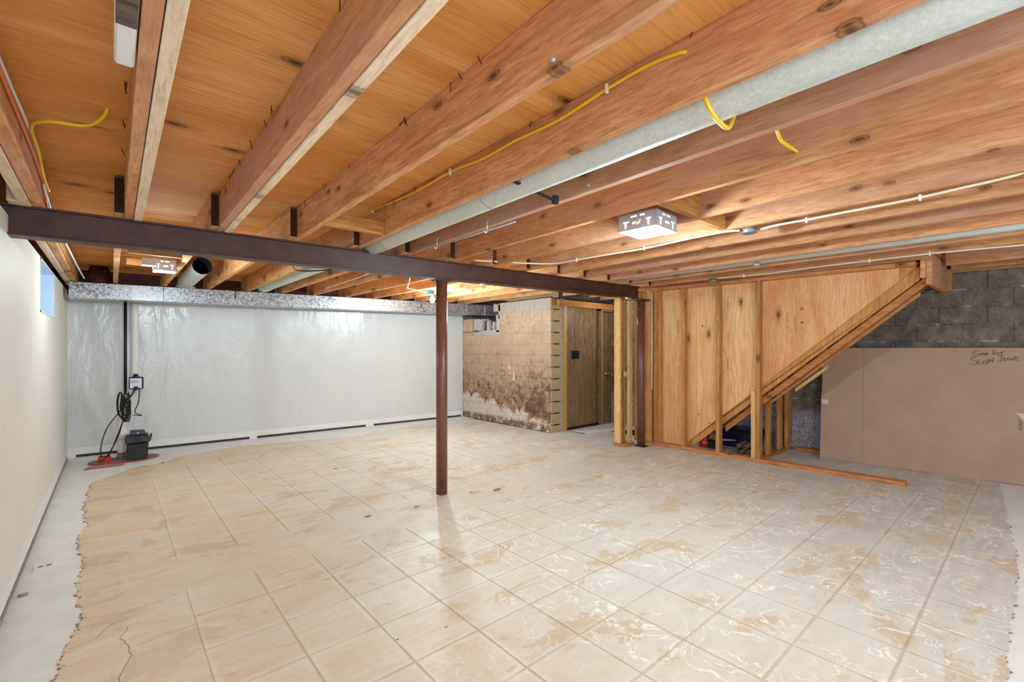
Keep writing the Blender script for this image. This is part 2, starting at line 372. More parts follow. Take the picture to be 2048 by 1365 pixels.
# ------------------------------------------------------------------ floor
floor = B(-.75, 7.6, -2.6, 8.4, -.12, 0).build('floor', 'concrete', kind='structure')
edge = [(-.189, 2.719), (-.171, 2.96), (-.119, 3.241), (-.154, 3.682), (-.148, 4.034), (-.178, 4.421), (-.184, 4.723), (-.144, 4.932), (-.186, 5.396), (-.169, 6.468), (-.009, 6.649), (.152, 6.949), (.467, 7.014), (.634, 7.278), (.88, 7.323), (1.346, 7.537), (2.027, 7.315), (2.94, 7.141), (3.495, 7.305), (4.508, 7.535), (5.40, 7.52)]
def jag(pts, step=.05, amp=.012):
    out = []
    for a, b in zip(pts, pts[1:]):
        a = Vector(a); b = Vector(b); L = (b-a).length; n = max(1, int(L/step)); d = (b-a).normalized(); nr = Vector((-d.y, d.x))
        for k in range(n): out.append(tuple(a+(b-a)*k/n+nr*R.uniform(-amp, amp)*(1 if k else .5)))
    return out
slab_poly = jag([(-.26, -.2), (-.22, 1.2), (-.20, 2.2), (-.189, 2.719)]+edge, .045, .014) + [(5.40, 7.52), (5.44, 5.3), (5.80, 5.3), (5.80, 4.9), (6.3, 4.78), (6.3, 3.75), (7.1, 3.75), (7.1, .3)] + jag([(7.1, .3), (4.399, .10), (3.793, .096), (3.254, .104), (2.825, .099), (1.6, .05), (.6, -.2), (-.26, -.2)], .045, .012)
def ensure_ccw(p):
    a = sum(p[i][0]*p[(i+1) % len(p)][1]-p[(i+1) % len(p)][0]*p[i][1] for i in range(len(p)))
    return p if a > 0 else p[::-1]
slab_poly = ensure_ccw(slab_poly)
def poly_plate(name, pts, z0, z1, mat, parent, **k):
    bm = bmesh.new(); vs = [bm.verts.new((x, y, z1)) for x, y in pts]; f = bm.faces.new(vs)
    bmesh.ops.triangulate(bm, faces=[f])
    lo = [bm.verts.new((x, y, z0)) for x, y in pts]
    for i in range(len(pts)): bm.faces.new((vs[i], lo[i], lo[(i+1) % len(pts)], vs[(i+1) % len(pts)]))
    bmesh.ops.recalc_face_normals(bm, faces=bm.faces)
    me = bpy.data.meshes.new(name); bm.to_mesh(me); bm.free(); me.materials.append(M[mat])
    o = bpy.data.objects.new(name, me); COL.objects.link(o); o.parent = parent
    return tag(o, **k)
SLZ = .004; TZ = .0065
poly_plate('old_slab', slab_poly, -.001, SLZ, 'slab', floor, label='stained tan old concrete slab')
me_e = MB()
for i, (a, b) in enumerate(zip(slab_poly, slab_poly[1:])):
    if a[0] < 5.3 and (a[1] < .3 or a[1] < 6.4 and a[0] < .1) and R.random() < .8:   # crumbs and torn glue along the ragged edge
        for _ in range(2):
            t = R.random(); x = a[0]+(b[0]-a[0])*t+R.uniform(-.014, .006); y = a[1]+(b[1]-a[1])*t
            l = R.uniform(.008, .022); an = R.uniform(-.9, .9)
            me_e.hexa([(x, y, .0), (x+l*math.cos(an), y+l*math.sin(an), .0), (x+l*math.cos(an), y+l*math.sin(an)+.004, 0), (x, y+.004, 0), (x, y, .006), (x+l*math.cos(an), y+l*math.sin(an), .005), (x+l*math.cos(an), y+l*math.sin(an)+.003, .005), (x, y+.003, .006)])
me_e.build('slab_edge_crumbs', 'edge_dark', floor, kind='stuff')
# old tile squares
def clip(poly, x0, x1, y0, y1):
    def cl(p, ins, inter):
        out = []
        for i in range(len(p)):
            a, b = p[i-1], p[i]
            if ins(b):
                if not ins(a): out.append(inter(a, b))
                out.append(b)
            elif ins(a): out.append(inter(a, b))
        return out
    ix = lambda v: (lambda a, b: (v, a[1]+(b[1]-a[1])*(v-a[0])/(b[0]-a[0])))
    iy = lambda v: (lambda a, b: (a[0]+(b[0]-a[0])*(v-a[1])/(b[1]-a[1]), v))
    for ins, inter in ((lambda p: p[0] >= x0, ix(x0)), (lambda p: p[0] <= x1, ix(x1)), (lambda p: p[1] >= y0, iy(y0)), (lambda p: p[1] <= y1, iy(y1))):
        if len(poly) < 3: return []
        poly = cl(poly, ins, inter)
    return poly
G = .0028
front_shapes = {}
tile_n = 0
def add_tile(x0, x1, y0, y1):
    global tile_n
    if tile_n >= 296: return
    p = clip(slab_poly, x0+G, x1-G, y0+G, y1-G)
    if len(p) < 3: return
    area = abs(sum(p[i-1][0]*p[i][1]-p[i][0]*p[i-1][1] for i in range(len(p))))/2
    full = (x1-x0-2*G)*(y1-y0-2*G)
    if area < .3*full: return
    tile_n += 1
    if area > .999*full:
        key = (round(x1-x0, 4), round(y1-y0, 4), R.randrange(4))
        if key not in front_shapes:
            cx, cy = (x1-x0)/2-G, (y1-y0)/2-G; pts = []
            for (ax, ay), (bx, by) in zip(((-cx, -cy), (cx, -cy), (cx, cy), (-cx, cy)), ((cx, -cy), (cx, cy), (-cx, cy), (-cx, -cy))):
                for k in range(6):
                    j = R.uniform(0, .0016) if k else 0
                    px, py = ax+(bx-ax)*k/6, ay+(by-ay)*k/6
                    pts.append((px*(1-j/cx), py*(1-j/cy)))
            me = bpy.data.meshes.new('floor_tile'); n = len(pts)
            me.from_pydata([(x, y, TZ-SLZ) for x, y in pts]+[(x, y, -.001) for x, y in pts], [], [tuple(range(n))]+[(i, i+n, (i+1) % n+n, (i+1) % n) for i in range(n)])
            me.materials.append(M['tile']); front_shapes[key] = me
        o = bpy.data.objects.new('floor_tile', front_shapes[key]); COL.objects.link(o); o.parent = floor
        o.location = ((x0+x1)/2, (y0+y1)/2, SLZ)
    else:
        poly_plate('floor_tile', p, SLZ-.001, TZ, 'tile', floor)
skip = lambda x, y: False
for j in range(-2, 7):
    for i in range(-1, 19):
        x0 = TX0+TS*i; y0 = TY0+TSY*j
        if x0 > 5.55 and y0 > .6: continue
        add_tile(x0, x0+TS, y0, y0+TSY)
for j in range(0, 9):
    for i in range(-1, 13):
        x0 = TX0+TS*i; y0 = 3.74+TSY*j
        if x0+TS > 5.3: continue
        if j > 6 and i > 6: continue
        add_tile(x0, x0+TS, y0, y0+TSY)
# cracks, plugs and chips in the slab
ck = MB()
for path in ([(-.02, 2.12), (.01, 2.2), (-.01, 2.32), (.03, 2.44), (.02, 2.56), (.07, 2.72), (.03, 2.9), (.06, 3.0)], [(-.02, 2.12), (.05, 2.08), (.08, 2.0)], [(-.15, 2.95), (-.06, 2.98), (0, 3.08), (.06, 3.1)]):
    q = jag(path, .03, .008)+[path[-1]]
    for a, b in zip(q, q[1:]): ck.hexa([(a[0]-.0015, a[1], SLZ), (a[0]+.0015, a[1], SLZ), (b[0]+.0015, b[1], SLZ), (b[0]-.0015, b[1], SLZ), (a[0]-.0015, a[1], SLZ+.0006), (a[0]+.0015, a[1], SLZ+.0006), (b[0]+.0015, b[1], SLZ+.0006), (b[0]-.0015, b[1], SLZ+.0006)])
ck.build('slab_crack', 'edge_dark', floor)
for (x, y, r) in ((1.60, 3.66, .035), (2.02, 3.60, .03), (2.30, 3.80, .022), (2.62, 3.62, .022), (2.86, 3.52, .06), (1.95, 5.35, .04), (2.95, 5.0, .03), (2.42, 4.9, .02), (1.03, 2.02, .01), (1.26, 1.95, .01)):
    pts = [(x+r*R.uniform(.5, 1)*math.cos(a*.7), y+.7*r*R.uniform(.5, 1)*math.sin(a*.7)) for a in range(9)]
    poly_plate('slab_chip', ensure_ccw(pts), SLZ, TZ+.0006, 'edge_dark', floor)
poly_plate('next_room_floor', ensure_ccw([(5.80, 5.27), (5.86, 4.86), (6.30, 4.74), (6.9, 4.5), (7.15, 4.5), (7.15, 5.27)]), .0, .0075, 'floorwhite', floor, label='pale floor of next room')

# ------------------------------------------------------------------ ceiling
ceiling = thing('ceiling', (0, 0, 2.5), kind='structure')
ys = [-2.6, -1.33, .06, 1.46, 2.87, 4.40, 5.80, 7.15, 8.25]
for j, (a, b) in enumerate(zip(ys, ys[1:])):
    xs = ([-.75, 1.96, 4.75, 7.6] if j % 2 == 0 else [-.75, .60, 3.38, 6.16, 7.6])
    for x0, x1 in zip(xs, xs[1:]):
        g = .0015
        c = [(x0+g, a+g), (x1-g, a+g), (x1-g, b-g), (x0+g, b-g)]
        if a > .7 and b < 4.5 and x1 > 6.2:
            if x0 >= 6.1: continue
            c = [(x0+g, a+g), (6.1, a+g), (6.1, b-g), (x0+g, b-g)]
        MB().hexa([(x, y, zb(x, y)+JH) for x, y in c]+[(x, y, zb(x, y)+JH+.018) for x, y in c]).build('plywood_sheet', 'ply_ceiling', ceiling)
JR = [.098, .578, 1.065, 1.535, 1.983, 2.444, 2.942, 3.402, 3.875, 4.323, 4.785, 5.25, 5.714, 6.66, 7.1]
JW = .043
def joist(name, xl, xr, y0, y1, mat, h=JH, drop=0, wav=0):
    m = MB(); n = max(1, int((y1-y0)/.5)) if wav or True else 1
    for k in range(n):
        a = y0+(y1-y0)*k/n; b = y0+(y1-y0)*(k+1)/n
        pass
    yy = [y0] + [v for v in (0, 3.7) if y0 < v < y1] + [y1]
    i0 = 0; ring = []
    for y in yy:
        z = zb(xl, y); ring.append([(xl, y, z-drop), (xr, y, z-drop), (xr, y, z+h-drop), (xl, y, z+h-drop)])
    for k, r in enumerate(ring): m.v += r
    for k in range(len(ring)-1):
        o = 4*k
        for e in range(4): m.f.append((o+e, o+(e+1) % 4, o+4+(e+1) % 4, o+4+e))
    m.f.append((0, 3, 2, 1)); o = 4*(len(ring)-1); m.f.append((o, o+1, o+2, o+3))
    return m.build(name, mat, ceiling, bevel=.002)
def nails(parent, x, ya, yb, n):
    m = MB()
    for k in range(n):
        y = R.uniform(ya, yb); z = zb(x, y)+JH; l = R.uniform(.02, .045)
        m.tube([(x-R.uniform(.004, .02), y, z), (x-R.uniform(.004, .02), y+R.uniform(-.01, .01), z-l)], .0018, 4, smooth=False)
        if R.random() < .4: m.tube([(x-.02, y, z-l*.5), (x-.008, y+.015, z-l*.5)], .0018, 4, smooth=False)
    m.build('nails', 'nail', parent, kind='stuff')
near = []
# the double joist beside the left wall
jl = joist('joist', -.335, -.288, -2.6, 3.93, 'joist'); joist('joist', -.386, -.339, -2.6, 3.90, 'pale', drop=.004)
for k, xr in enumerate(JR):
    if xr > 6:                                              # short joists over the stair head
        joist('joist', xr-JW, xr, -2.6, .66, 'joist'); continue
    o = joist('joist', xr-JW, xr, -2.6, 3.93, 'joist'); near.append(o)
    if k < 6: nails(o, xr-JW, .4, 3.6, 11 if k else 8)
    # lapping joists of the rear half, their ends run past the beam
    xl = xr-JW*2-.003
    yend = 8.0-.0527*(xl+.4)-.12
    if xl > 5.2 and xl < 5.7: yend = 5.25 if xl < 5.4 else 5.2
    fo = joist('joist', xl, xl+JW, 3.575, yend, 'joist_far')
    MB().box(xl+.001, xl+JW-.001, 3.571, 3.576, zb(xl, 3.6)+.004, zb(xl, 3.6)+JH-.004).build('end_grain', 'endgrain', fo)
joist('joist', -.37, -.32, 3.575, 7.95, 'joist_far'); joist('joist', -.425, -.375, 3.60, 7.95, 'pale', drop=.004)
for xl in (6.2, 6.66, 7.1): joist('joist', xl-JW, xl, 3.4, 5.2, 'joist_far')
# pale boards sistered on to the first two joists
joist('joist_sister', .101, .143, -2.6, 3.86, 'pale', h=.086, drop=.004)
joist('joist_sister', .581, .621, -2.6, 3.86, 'pale', h=.086, drop=.004)
# blocking between joists
def blocking(x0, x1, y0, y1, z0, z1, mat='platex'): return B(x0, x1, y0, y1, z0, z1).build('blocking', mat, ceiling, bevel=.002)
blocking(1.066, 1.492, 3.12, 3.165, zb(1.3, 3.1)+.0, zb(1.3, 3.1)+.09)
blocking(2.945, 3.358, 1.50, 1.545, 2.262, 2.44)
blocking(2.446, 2.897, 1.46, 1.505, 2.255, 2.44)
blocking(5.716, 6.02, 2.9, 2.94, 2.30, 2.46)
blocking(.10, .47, 5.62, 5.66, 2.19, 2.25); blocking(.10, .47, 5.0, 5.04, 2.20, 2.26)
for xl in (2.02, 2.5, 3.0): pass
# rim boards
B(-.75, 6.9, 8.10, 8.14, 2.09, 2.52).build('rim_board', 'reddark', ceiling)
B(-.74, -.70, -2.5, 8.1, 2.13, 2.52).build('rim_board', 'darkwood', ceiling)
B(7.42, 7.46, -2.5, 5.2, 2.3, 2.52).build('rim_board', 'darkwood', ceiling)
joist('joist', 5.965, 6.008, .70, 3.93, 'joist')
B(6.10, 6.13, .75, 3.45, 2.49, 3.3).build('stairwell_side', 'joist', ceiling); B(7.5, 7.53, .75, 3.45, 2.3, 3.3).build('stairwell_side', 'joist', ceiling)
B(6.1, 7.53, 3.45, 3.48, 2.49, 3.3).build('stairwell_side', 'joist', ceiling); B(6.1, 7.53, .72, .75, 2.49, 3.3).build('stairwell_side', 'joist', ceiling); B(6.1, 7.53, .72, 3.48, 3.3, 3.32).build('stairwell_top', 'joist', ceiling)
# header that closes the stair opening
B(6.06, 7.14, .70, .745, 2.03, 2.484).build('stair_header', 'joist', ceiling, bevel=.002)
B(6.06, 7.14, .748, .79, 2.10, 2.484).build('stair_header', 'joist', ceiling, bevel=.002)

# ------------------------------------------------------------------ left wall, with its window recess
WL = -.43
wl = thing('wall_left', (WL, 3, 0), kind='structure')
wy0, wy1, wz0, wz1 = 5.19, 6.30, 1.69, 2.12
s = MB().box(-.75, WL, -2.6, wy0, 0, 2.13).box(-.75, WL, wy1, 8.25, 0, 2.13).box(-.75, WL, wy0, wy1, 0, wz0).box(-.75, WL, wy0, wy1, wz1, 2.13)
s.build('wall_liner', 'membrane_left', wl, label='white ribbed vinyl liner')
B(WL, WL+.010, -2.6, 8.0, .06, .14).build('wall_strip', 'white', wl, label='white fastening strip')
B(WL, WL+.004, -2.6, 8.0, 0, .058).build('drain_board', 'blackmat', wl, label='black dimpled drain board')
pl = MB()
for k in range(90):
    y = 3.3+k*.052; pl.box(WL+.004, WL+.010, y, y+.026, .01, .045)
pl.build('drain_dimples', 'paper', wl, kind='stuff')
win = thing('window_1', (WL, 5.75, wz0), kind='structure')
B(-.525, -.505, wy0, wy1, wz0, wz1).build('pane', 'white', win)
M['pane'] = simple('window_plastic', srgb(150, 190, 226), .3); win.children[0].data.materials[0] = M['pane']
pm = M['pane'].node_tree; pb = pm.nodes['Principled BSDF']; pb.inputs['Emission Color'].default_value = srgb(120, 165, 210); pb.inputs['Emission Strength'].default_value = .22  # faint emission stands in for daylight coming through the plastic
M['sleeve'] = simple('window_sleeve', srgb(206, 224, 240), .35)
for b in ((-.505, WL+.006, wy1-.012, wy1, wz0, wz1), (-.505, WL+.006, wy0, wy0+.012, wz0, wz1), (-.505, WL+.006, wy0, wy1, wz0, wz0+.012), (-.505, WL+.006, wy0, wy1, wz1-.012, wz1)):
    B(*b).build('window_frame', 'sleeve', win)
B(-.503, -.495, 5.73, 5.77, wz0+.012, wz1-.012).build('window_bar', 'sleeve', win)

# ------------------------------------------------------------------ back wall
def yb(x): return 8.13-.0527*(x+.4)
wb = thing('wall_back', (2.5, 7.98, 0), kind='structure')
def bw(x0, x1, d0, d1, z0, z1):    # slab on the skewed back wall, d measured into the room
    return MB().hexa([(x0, yb(x0)-d1, z0), (x1, yb(x1)-d1, z0), (x1, yb(x1)-d0, z0), (x0, yb(x0)-d0, z0), (x0, yb(x0)-d1, z1), (x1, yb(x1)-d1, z1), (x1, yb(x1)-d0, z1), (x0, yb(x0)-d0, z1)])
# liner: gently wavy sheet
m = MB(); nx, nz = 120, 30
for i in range(nx+1):
    x = WL+(5.45-WL)*i/nx
    for j in range(nz+1):
        z = 2.09*j/nz
        a = .006*math.sin(x*9+z*1.5)*math.sin(z*2.1+.5)+.004*math.sin(x*23+z*4)*clamp(1-abs(z-1)/1.2)
        m.v.append((x, yb(x)-.006-abs(a), z))
for i in range(nx):
    for j in range(nz):
        a = i*(nz+1)+j; m.f.append((a, a+nz+1, a+nz+2, a+1))
m.sm = True
m.build('wall_liner', 'membrane', wb, label='white vinyl liner')
bw(-.75, 6.9, -.15, 0, -.0, 2.10).build('wall_core', 'block_dark', wb)
for a, b in ((-.35, 1.60), (1.70, 3.42), (3.56, 5.40)):
    bw(a, b, .006, .012, .0, .034).build('drain_board', 'blackmat', wb)
bw(WL, 5.44, .012, .022, .036, .125).build('wall_strip', 'white', wb, label='white fastening strip')
for a, b in ((WL, -.35), (1.60, 1.70), (3.42, 3.56)): bw(a, b, .012, .022, .0, .036).build('strip_foot', 'white', wb)

# ------------------------------------------------------------------ concrete block partition on the right of the back room
PX = 5.45
wm = thing('wall_middle', (PX, 6.5, 0), kind='structure')
def in_notch(y0, y1, z0, z1): return y1 > 6.72 and z1 > 1.80 and z0 >= 1.64 or (y1 > 6.6 and z0 > 1.95)
core = MB().box(PX+.007, PX+.218, 5.318, 6.60, 0, 2.24).box(PX+.007, PX+.218, 6.60, 7.82, 0, 1.72)
core.build('mortar_bed', 'block_brown', wm)
zc = [0, .13]+[.13+.192*k for k in range(1, 12)]
tone = ['block_brown']
bl_mesh = {}
for k in range(len(zc)-1):
    z0, z1 = zc[k], zc[k+1]; off = 0 if k % 2 else .195; y = 5.30-off
    while y < 7.80:
        a = max(y, 5.30); b = min(y+.39, 7.80); y += .39
        if b-a < .05 or in_notch(a, b, z0, z1): continue
        pr = R.uniform(0, .004)
        if a <= 5.31 or b >= 7.79:
            pass
        B(PX+.002-pr, PX+.10, a+.003, b-.002, z0+.002, z1-.003).build('block', 'block_brown', wm, bevel=.003)
        if a <= 5.31:
            B(PX+.004, PX+.228, 5.294-R.uniform(0, .006), a+.19, z0+.004, z1-.010).build('block', 'block_end', wm, bevel=.006, label='yellowish cut end block')
            B(PX+.07, PX+.20, 5.290, 5.296, z1-.011, z1+.002).build('joint_slot', 'darkvoid', wm)
B(PX+.228, PX+.33, 5.30, 5.50, 0, 2.24).build('mortar_edge', 'block_light', wm, label='rough grey mortar edge')
# chewed edges of the opening for the duct, with web cells showing
for (a, b, z0, z1, mt) in ((7.30, 7.42, 1.75, 1.98, 'block_light'), (7.50, 7.80, 1.73, 1.99, 'block_brown'), (6.62, 6.72, 1.70, 2.03, 'block_light'), (6.62, 7.42, 1.655, 1.735, 'block_light'),
                           (7.16, 7.30, 1.74, 1.97, 'block_light'), (6.94, 7.00, 1.74, 1.93, 'block_light'), (6.60, 6.80, 2.09, 2.23, 'block_light'), (6.60, 6.66, 1.95, 2.24, 'block_light'), (6.78, 6.83, 1.74, 1.90, 'block_light')):
    m = MB(); n = 6; pts = []
    for q in range(n+1): pts.append((PX-.004, a+(b-a)*q/n, z1+R.uniform(-.02, .012)))
    for q in range(5): pts.append((PX-.004, b+R.uniform(-.008, .01), z1-(z1-z0)*(q+1)/5))
    for q in range(5): pts.append((PX-.004, a+R.uniform(-.01, .008), z0+(z1-z0)*q/5))
    m.prism(pts, (.20, 0, 0)).build('broken_block', mt, wm, bevel=.004)
B(PX+.06, PX+.20, 6.66, 7.50, 1.72, 1.93).build('web_cell_shade', 'mortar_dark', wm)  # dark solid put in for the shade inside the hollow web cells
B(PX+.95, PX+.99, 6.2, 7.86, 1.4, 2.4).build('notch_shade_panel', 'darkvoid', wm)  # dark panel added past the notch so the gap beyond looks unlit
for (y, z, l) in ((6.2, .82, .16), (6.33, 1.02, .10), (6.30, .93, .05)):   # white drips of paint
    MB().prism([(PX-.005, y, z), (PX-.005, y+.03, z+.01), (PX-.005, y+.018, z+l), (PX-.005, y+.008, z+l)], (.003, 0, 0)).build('paint_drip', 'white', wm)

# panelled end wall and door of the next room
wn = thing('wall_next_room', (6.3, 5.27, 0), kind='structure'); wn.name = 'wall_next'
B(5.70, 7.6, 5.31, 5.36, 0, 2.5).build('wall_core', 'mortar_dark', wn)
x = 5.80
for wd in (.10, .115, .12, .13, .11, .125, .10):
    if x+wd > 6.64: wd = 6.64-x
    if wd <= .02: break
    B(x+.002, x+wd-.002, 5.272, 5.31, .055, 2.22).build('wall_panel', 'panel', wn); x += wd
B(5.785, 6.66, 5.262, 5.31, 0, .055).build('baseboard_next', 'darkwood', wn)
for o in wn.children:
    if o.name.startswith('baseboard'): o.name = 'base_trim'
B(5.735, 5.80, 5.255, 5.30, 0, 2.22).build('door_trim', 'trimwood', wn)
d1 = thing('door_1', (6.9, 5.26, 0), kind='structure')
B(6.78, 7.32, 5.275, 5.305, .012, 2.06).build('door_panel', 'panel', d1)
B(6.66, 6.72, 5.25, 5.31, 0, 2.14).build('door_frame', 'panel', d1); B(6.72, 6.775, 5.262, 5.31, 0, 2.08).build('door_stop', 'trimwood', d1); B(6.66, 7.45, 5.25, 5.31, 2.08, 2.14).build('door_frame', 'trimwood', d1)
h = MB(); h.tube([(6.89, 5.275, .93), (6.89, 5.268, .93), (6.89, 5.262, .93), (6.89, 5.24, .93), (6.89, 5.235, .93), (6.89, 5.21, .93), (6.89, 5.20, .93)], [.034, .034, .014, .014, .028, .03, .012], 14)
h.build('door_knob', 'brass', d1)
sw_ = thing('switch_plate', (6.02, 5.265, 1.288), 'dark brown two-gang switch plate on the oak panelling', 'switch')
B(5.925, 6.115, 5.262, 5.272, 1.215, 1.36).build('plate', 'black', sw_, bevel=.003)
for x in (5.97, 6.07): B(x-.008, x+.008, 5.252, 5.263, 1.272, 1.305).build('toggle', 'black', sw_)

# ------------------------------------------------------------------ right block wall behind the cardboard
wr = thing('wall_right', (7.2, 1, 0), kind='structure')
def xr_(y): return 7.22-.035*y
def rw(y0, y1, d0, d1, z0, z1):
    return MB().hexa([(xr_(y0)+d0, y0, z0), (xr_(y0)+d1, y0, z0), (xr_(y1)+d1, y1, z0), (xr_(y1)+d0, y1, z0), (xr_(y0)+d0, y0, z1), (xr_(y0)+d1, y0, z1), (xr_(y1)+d1, y1, z1), (xr_(y1)+d0, y1, z1)])
rw(-2.6, 5.31, .006, .24, 0, 2.25).build('mortar_bed', 'block_dark', wr)
zc2 = [0, .13]+[.13+.1928*k for k in range(1, 12)]
for k in range(len(zc2)-1):
    z0, z1 = zc2[k], zc2[k+1]; y = -.98+(.195 if k % 2 else 0)
    while y < 3.7:
        a, b = y, y+.39; y += .39
        if b < 1.5 and z1 < 1.2: continue
        pr = R.uniform(0, .006)
        rw(a+.003, b-.002, -pr*.6, .1, z0+.002, z1-.003).build('block', 'block_dark', wr, bevel=.004)
rw(-1.2, .70, -.01, .10, 2.252, 2.30).build('sill_plate', 'platey', wr, bevel=.002)
rw(-1.2, .70, -.01, .10, 2.302, 2.345).build('sill_plate', 'darkwood', wr, bevel=.002)
rw(.66, .72, -.05, .0, 2.05, 2.30).build('post_block', 'studz', wr)
# walls behind the photographer
B(-.75, 7.6, -2.75, -2.6, 0, 2.5).build('wall_front', 'membrane', kind='structure')

# ------------------------------------------------------------------ steel beam and posts
def zt(x): return zb(x, 3.7)-.0015
bx0, bx1 = -.60, 5.575
beam = thing('steel_beam', (2.5, 3.74, 2.04), 'dark brown steel beam crossing the whole room under the joists', 'beam')
def bslab(y0, y1, t0, t1, xa=bx0, xb=bx1):   # t measured down from the beam top
    return MB().hexa([(xa, y0, zt(xa)-t1), (xb, y0, zt(xb)-t1), (xb, y1, zt(xb)-t1), (xa, y1, zt(xa)-t1), (xa, y0, zt(xa)-t0), (xb, y0, zt(xb)-t0), (xb, y1, zt(xb)-t0), (xa, y1, zt(xa)-t0)])
bslab(3.68, 3.80, 0, .012).build('top_flange', 'steel', beam, bevel=.002)
bslab(3.712, 3.722, .012, .158).build('web', 'steel', beam)
bslab(3.68, 3.80, .158, .17).build('bottom_flange', 'steel', beam, bevel=.002)
def post(cx, cy, zt_, lab):
    t = thing('steel_post', (cx, cy, 0), lab, 'post')
    MB().tube([(cx, cy, .006), (cx, cy, zt_-.012)], .0535, 28).build('shaft', 'post', t)
    B(cx-.085, cx+.085, cy-.055, cy+.055, zt_-.012, zt_-.001).build('top_plate', 'steel', t)
    return t
post(2.385, 3.77, zt(2.385)-.17, 'brown round steel post standing alone mid floor under the beam')
p2 = post(5.69, 3.74, 2.09, 'brown round steel post beside the plywood stair wall under the beam end')
B(5.62, 5.76, 3.66, 3.82, 0.0045, .012).build('base_plate', 'steel', p2)
B(5.56, 5.80, 3.66, 3.82, 2.078, 2.094).build('bearing_plate', 'steel', p2)

# ------------------------------------------------------------------ framing of the doorway next to the post
fr = thing('doorway_framing', (5.55, 3.95, 0), 'pale pine stud framing of the doorway left of the brown post', 'framing')
def F(name, mat, *b): return B(*b).build(name, mat, fr, bevel=.002)
F('stud', 'studpale', 5.45, 5.493, 3.93, 4.03, .046, 2.19)
F('stud', 'studz', 5.515, 5.535, 3.96, 4.03, .046, 1.72)
F('stud', 'studz', 5.552, 5.575, 3.92, 4.0, .046, 2.19)
F('stud', 'studpale', 5.578, 5.66, 3.862, 3.905, .046, 2.08)
F('bottom_plate', 'platex', 5.44, 5.70, 3.86, 4.03, .0045, .045)
F('top_plate', 'platex', 5.44, 6.0, 3.90, 4.03, 2.19, 2.235)
F('blocking', 'studpale', 5.495, 5.60, 3.88, 3.90, .995, 1.065)
F('stud', 'studz', 5.80, 5.86, 3.83, 3.93, .046, 2.24)
F('stud', 'studz', 5.862, 5.90, 3.78, 3.86, .046, 2.24)
F('header', 'platex', 5.5, 7.1, 5.15, 5.2, 2.1, 2.2)

# ------------------------------------------------------------------ stair wall: studs, plates, plywood
sw = thing('stair_wall_framing', (5.95, 2.3, 0), 'open stud wall sheathed in plywood in front of the basement stairs', 'stud wall')
def SP(y, z, d): return (6.07-.049*y+d, y+.049*d, z)
def SB(y0, y1, z0, z1, d0, d1): return MB().hexa([SP(y0, z0, d0), SP(y0, z0, d1), SP(y1, z0, d1), SP(y1, z0, d0), SP(y0, z1, d0), SP(y0, z1, d1), SP(y1, z1, d1), SP(y1, z1, d0)])
def SPR(pts, d0, d1): return MB().prism([SP(y, z, d0) for y, z in pts], (d1-d0, .049*(d1-d0), 0))
def zl(y): return .098+.884*(3.213-y)
PT = 2.225
SB(.895, 3.86, .0045, .046, 0, .1).build('bottom_plate', 'platey', sw, bevel=.002)
SB(.82, 3.74, PT, PT+.043, 0, .1).build('top_plate', 'platey', sw, bevel=.002)
SB(3.70, 3.745, .046, PT, 0, .1).build('stud', 'studz', sw, bevel=.002)
SB(3.75, 3.84, .046, PT, .02, .06).build('stud', 'studpale', sw, bevel=.002)
SB(3.62, 3.665, .046, PT, 0, .1).build('stud', 'studz', sw, bevel=.002)
SB(3.575, 3.618, .046, PT, .03, .1).build('stud', 'studz', sw, bevel=.002)
SB(3.205, 3.253, .046, PT, 0, .1).build('stud', 'studz', sw, bevel=.002)
SB(2.735, 2.783, .046, PT, 0, .1).build('stud', 'studz', sw, bevel=.002)
SB(2.305, 2.353, .046, .875, 0, .1).build('stud', 'studpale', sw, bevel=.002, label='short stud')
SB(2.253, 2.301, .046, PT, 0, .1).build('stud', 'studz', sw, bevel=.002)
ply1 = SPR([(3.70, .048), (3.27, .048), (2.28, zl(2.28)), (2.28, 2.265), (3.70, 2.265)], .102, .115).build('plywood_sheet', 'ply_wall', sw)
ply2 = SPR([(2.277, zl(2.277)), (.95, zl(.95)), (.95, 2.265), (2.277, 2.265)], .102, .115).build('plywood_sheet', 'ply_wavy', sw, label='plywood sheet with wavy grain')
SPR([(.947, zl(.947)), (.83, zl(.83)), (.80, 2.265), (.947, 2.265)], .095, .113).build('end_board', 'studz', sw)
# grade stamps printed on the plywood
def dash(m, y0, z0, y1, z1, d=.1005, t=.004):
    a = Vector((y0, z0)); b = Vector((y1, z1)); n = (b-a).normalized(); n = Vector((-n.y, n.x))*t/2
    m.prism([SP(a.x+n.x, a.y+n.y, d), SP(b.x+n.x, b.y+n.y, d), SP(b.x-n.x, b.y-n.y, d), SP(a.x-n.x, a.y-n.y, d)], (.001, 0, 0))
def stamp(parent, yc, zc_, w_, h_, rows, cols, bracket=True):
    m = MB()
    if bracket:
        dash(m, yc+w_/2, zc_-h_/2, yc+w_/2, zc_+h_/2); dash(m, yc+w_/2, zc_+h_/2, yc+w_*.1, zc_+h_/2); dash(m, yc+w_/2, zc_-h_/2, yc+w_*.2, zc_-h_/2)
    for r in range(rows):
        for c in range(cols):
            y = yc+w_*(.34-.62*c/max(1, cols-1)) if cols > 1 else yc; z = zc_+h_*(.42-.84*r/max(1, rows-1))
            for _ in range(2): dash(m, y+R.uniform(-.008, .008), z+R.uniform(-.010, .010), y+R.uniform(-.014, .014), z+R.uniform(-.012, .012), t=.0035)
    m.build('grade_stamp', 'stamp', parent, kind='stuff')
stamp(ply1, 3.33, 1.70, .05, .17, 6, 1); stamp(ply1, 3.33, 1.05, .05, .17, 6, 1); stamp(ply1, 3.33, .36, .05, .16, 5, 1)
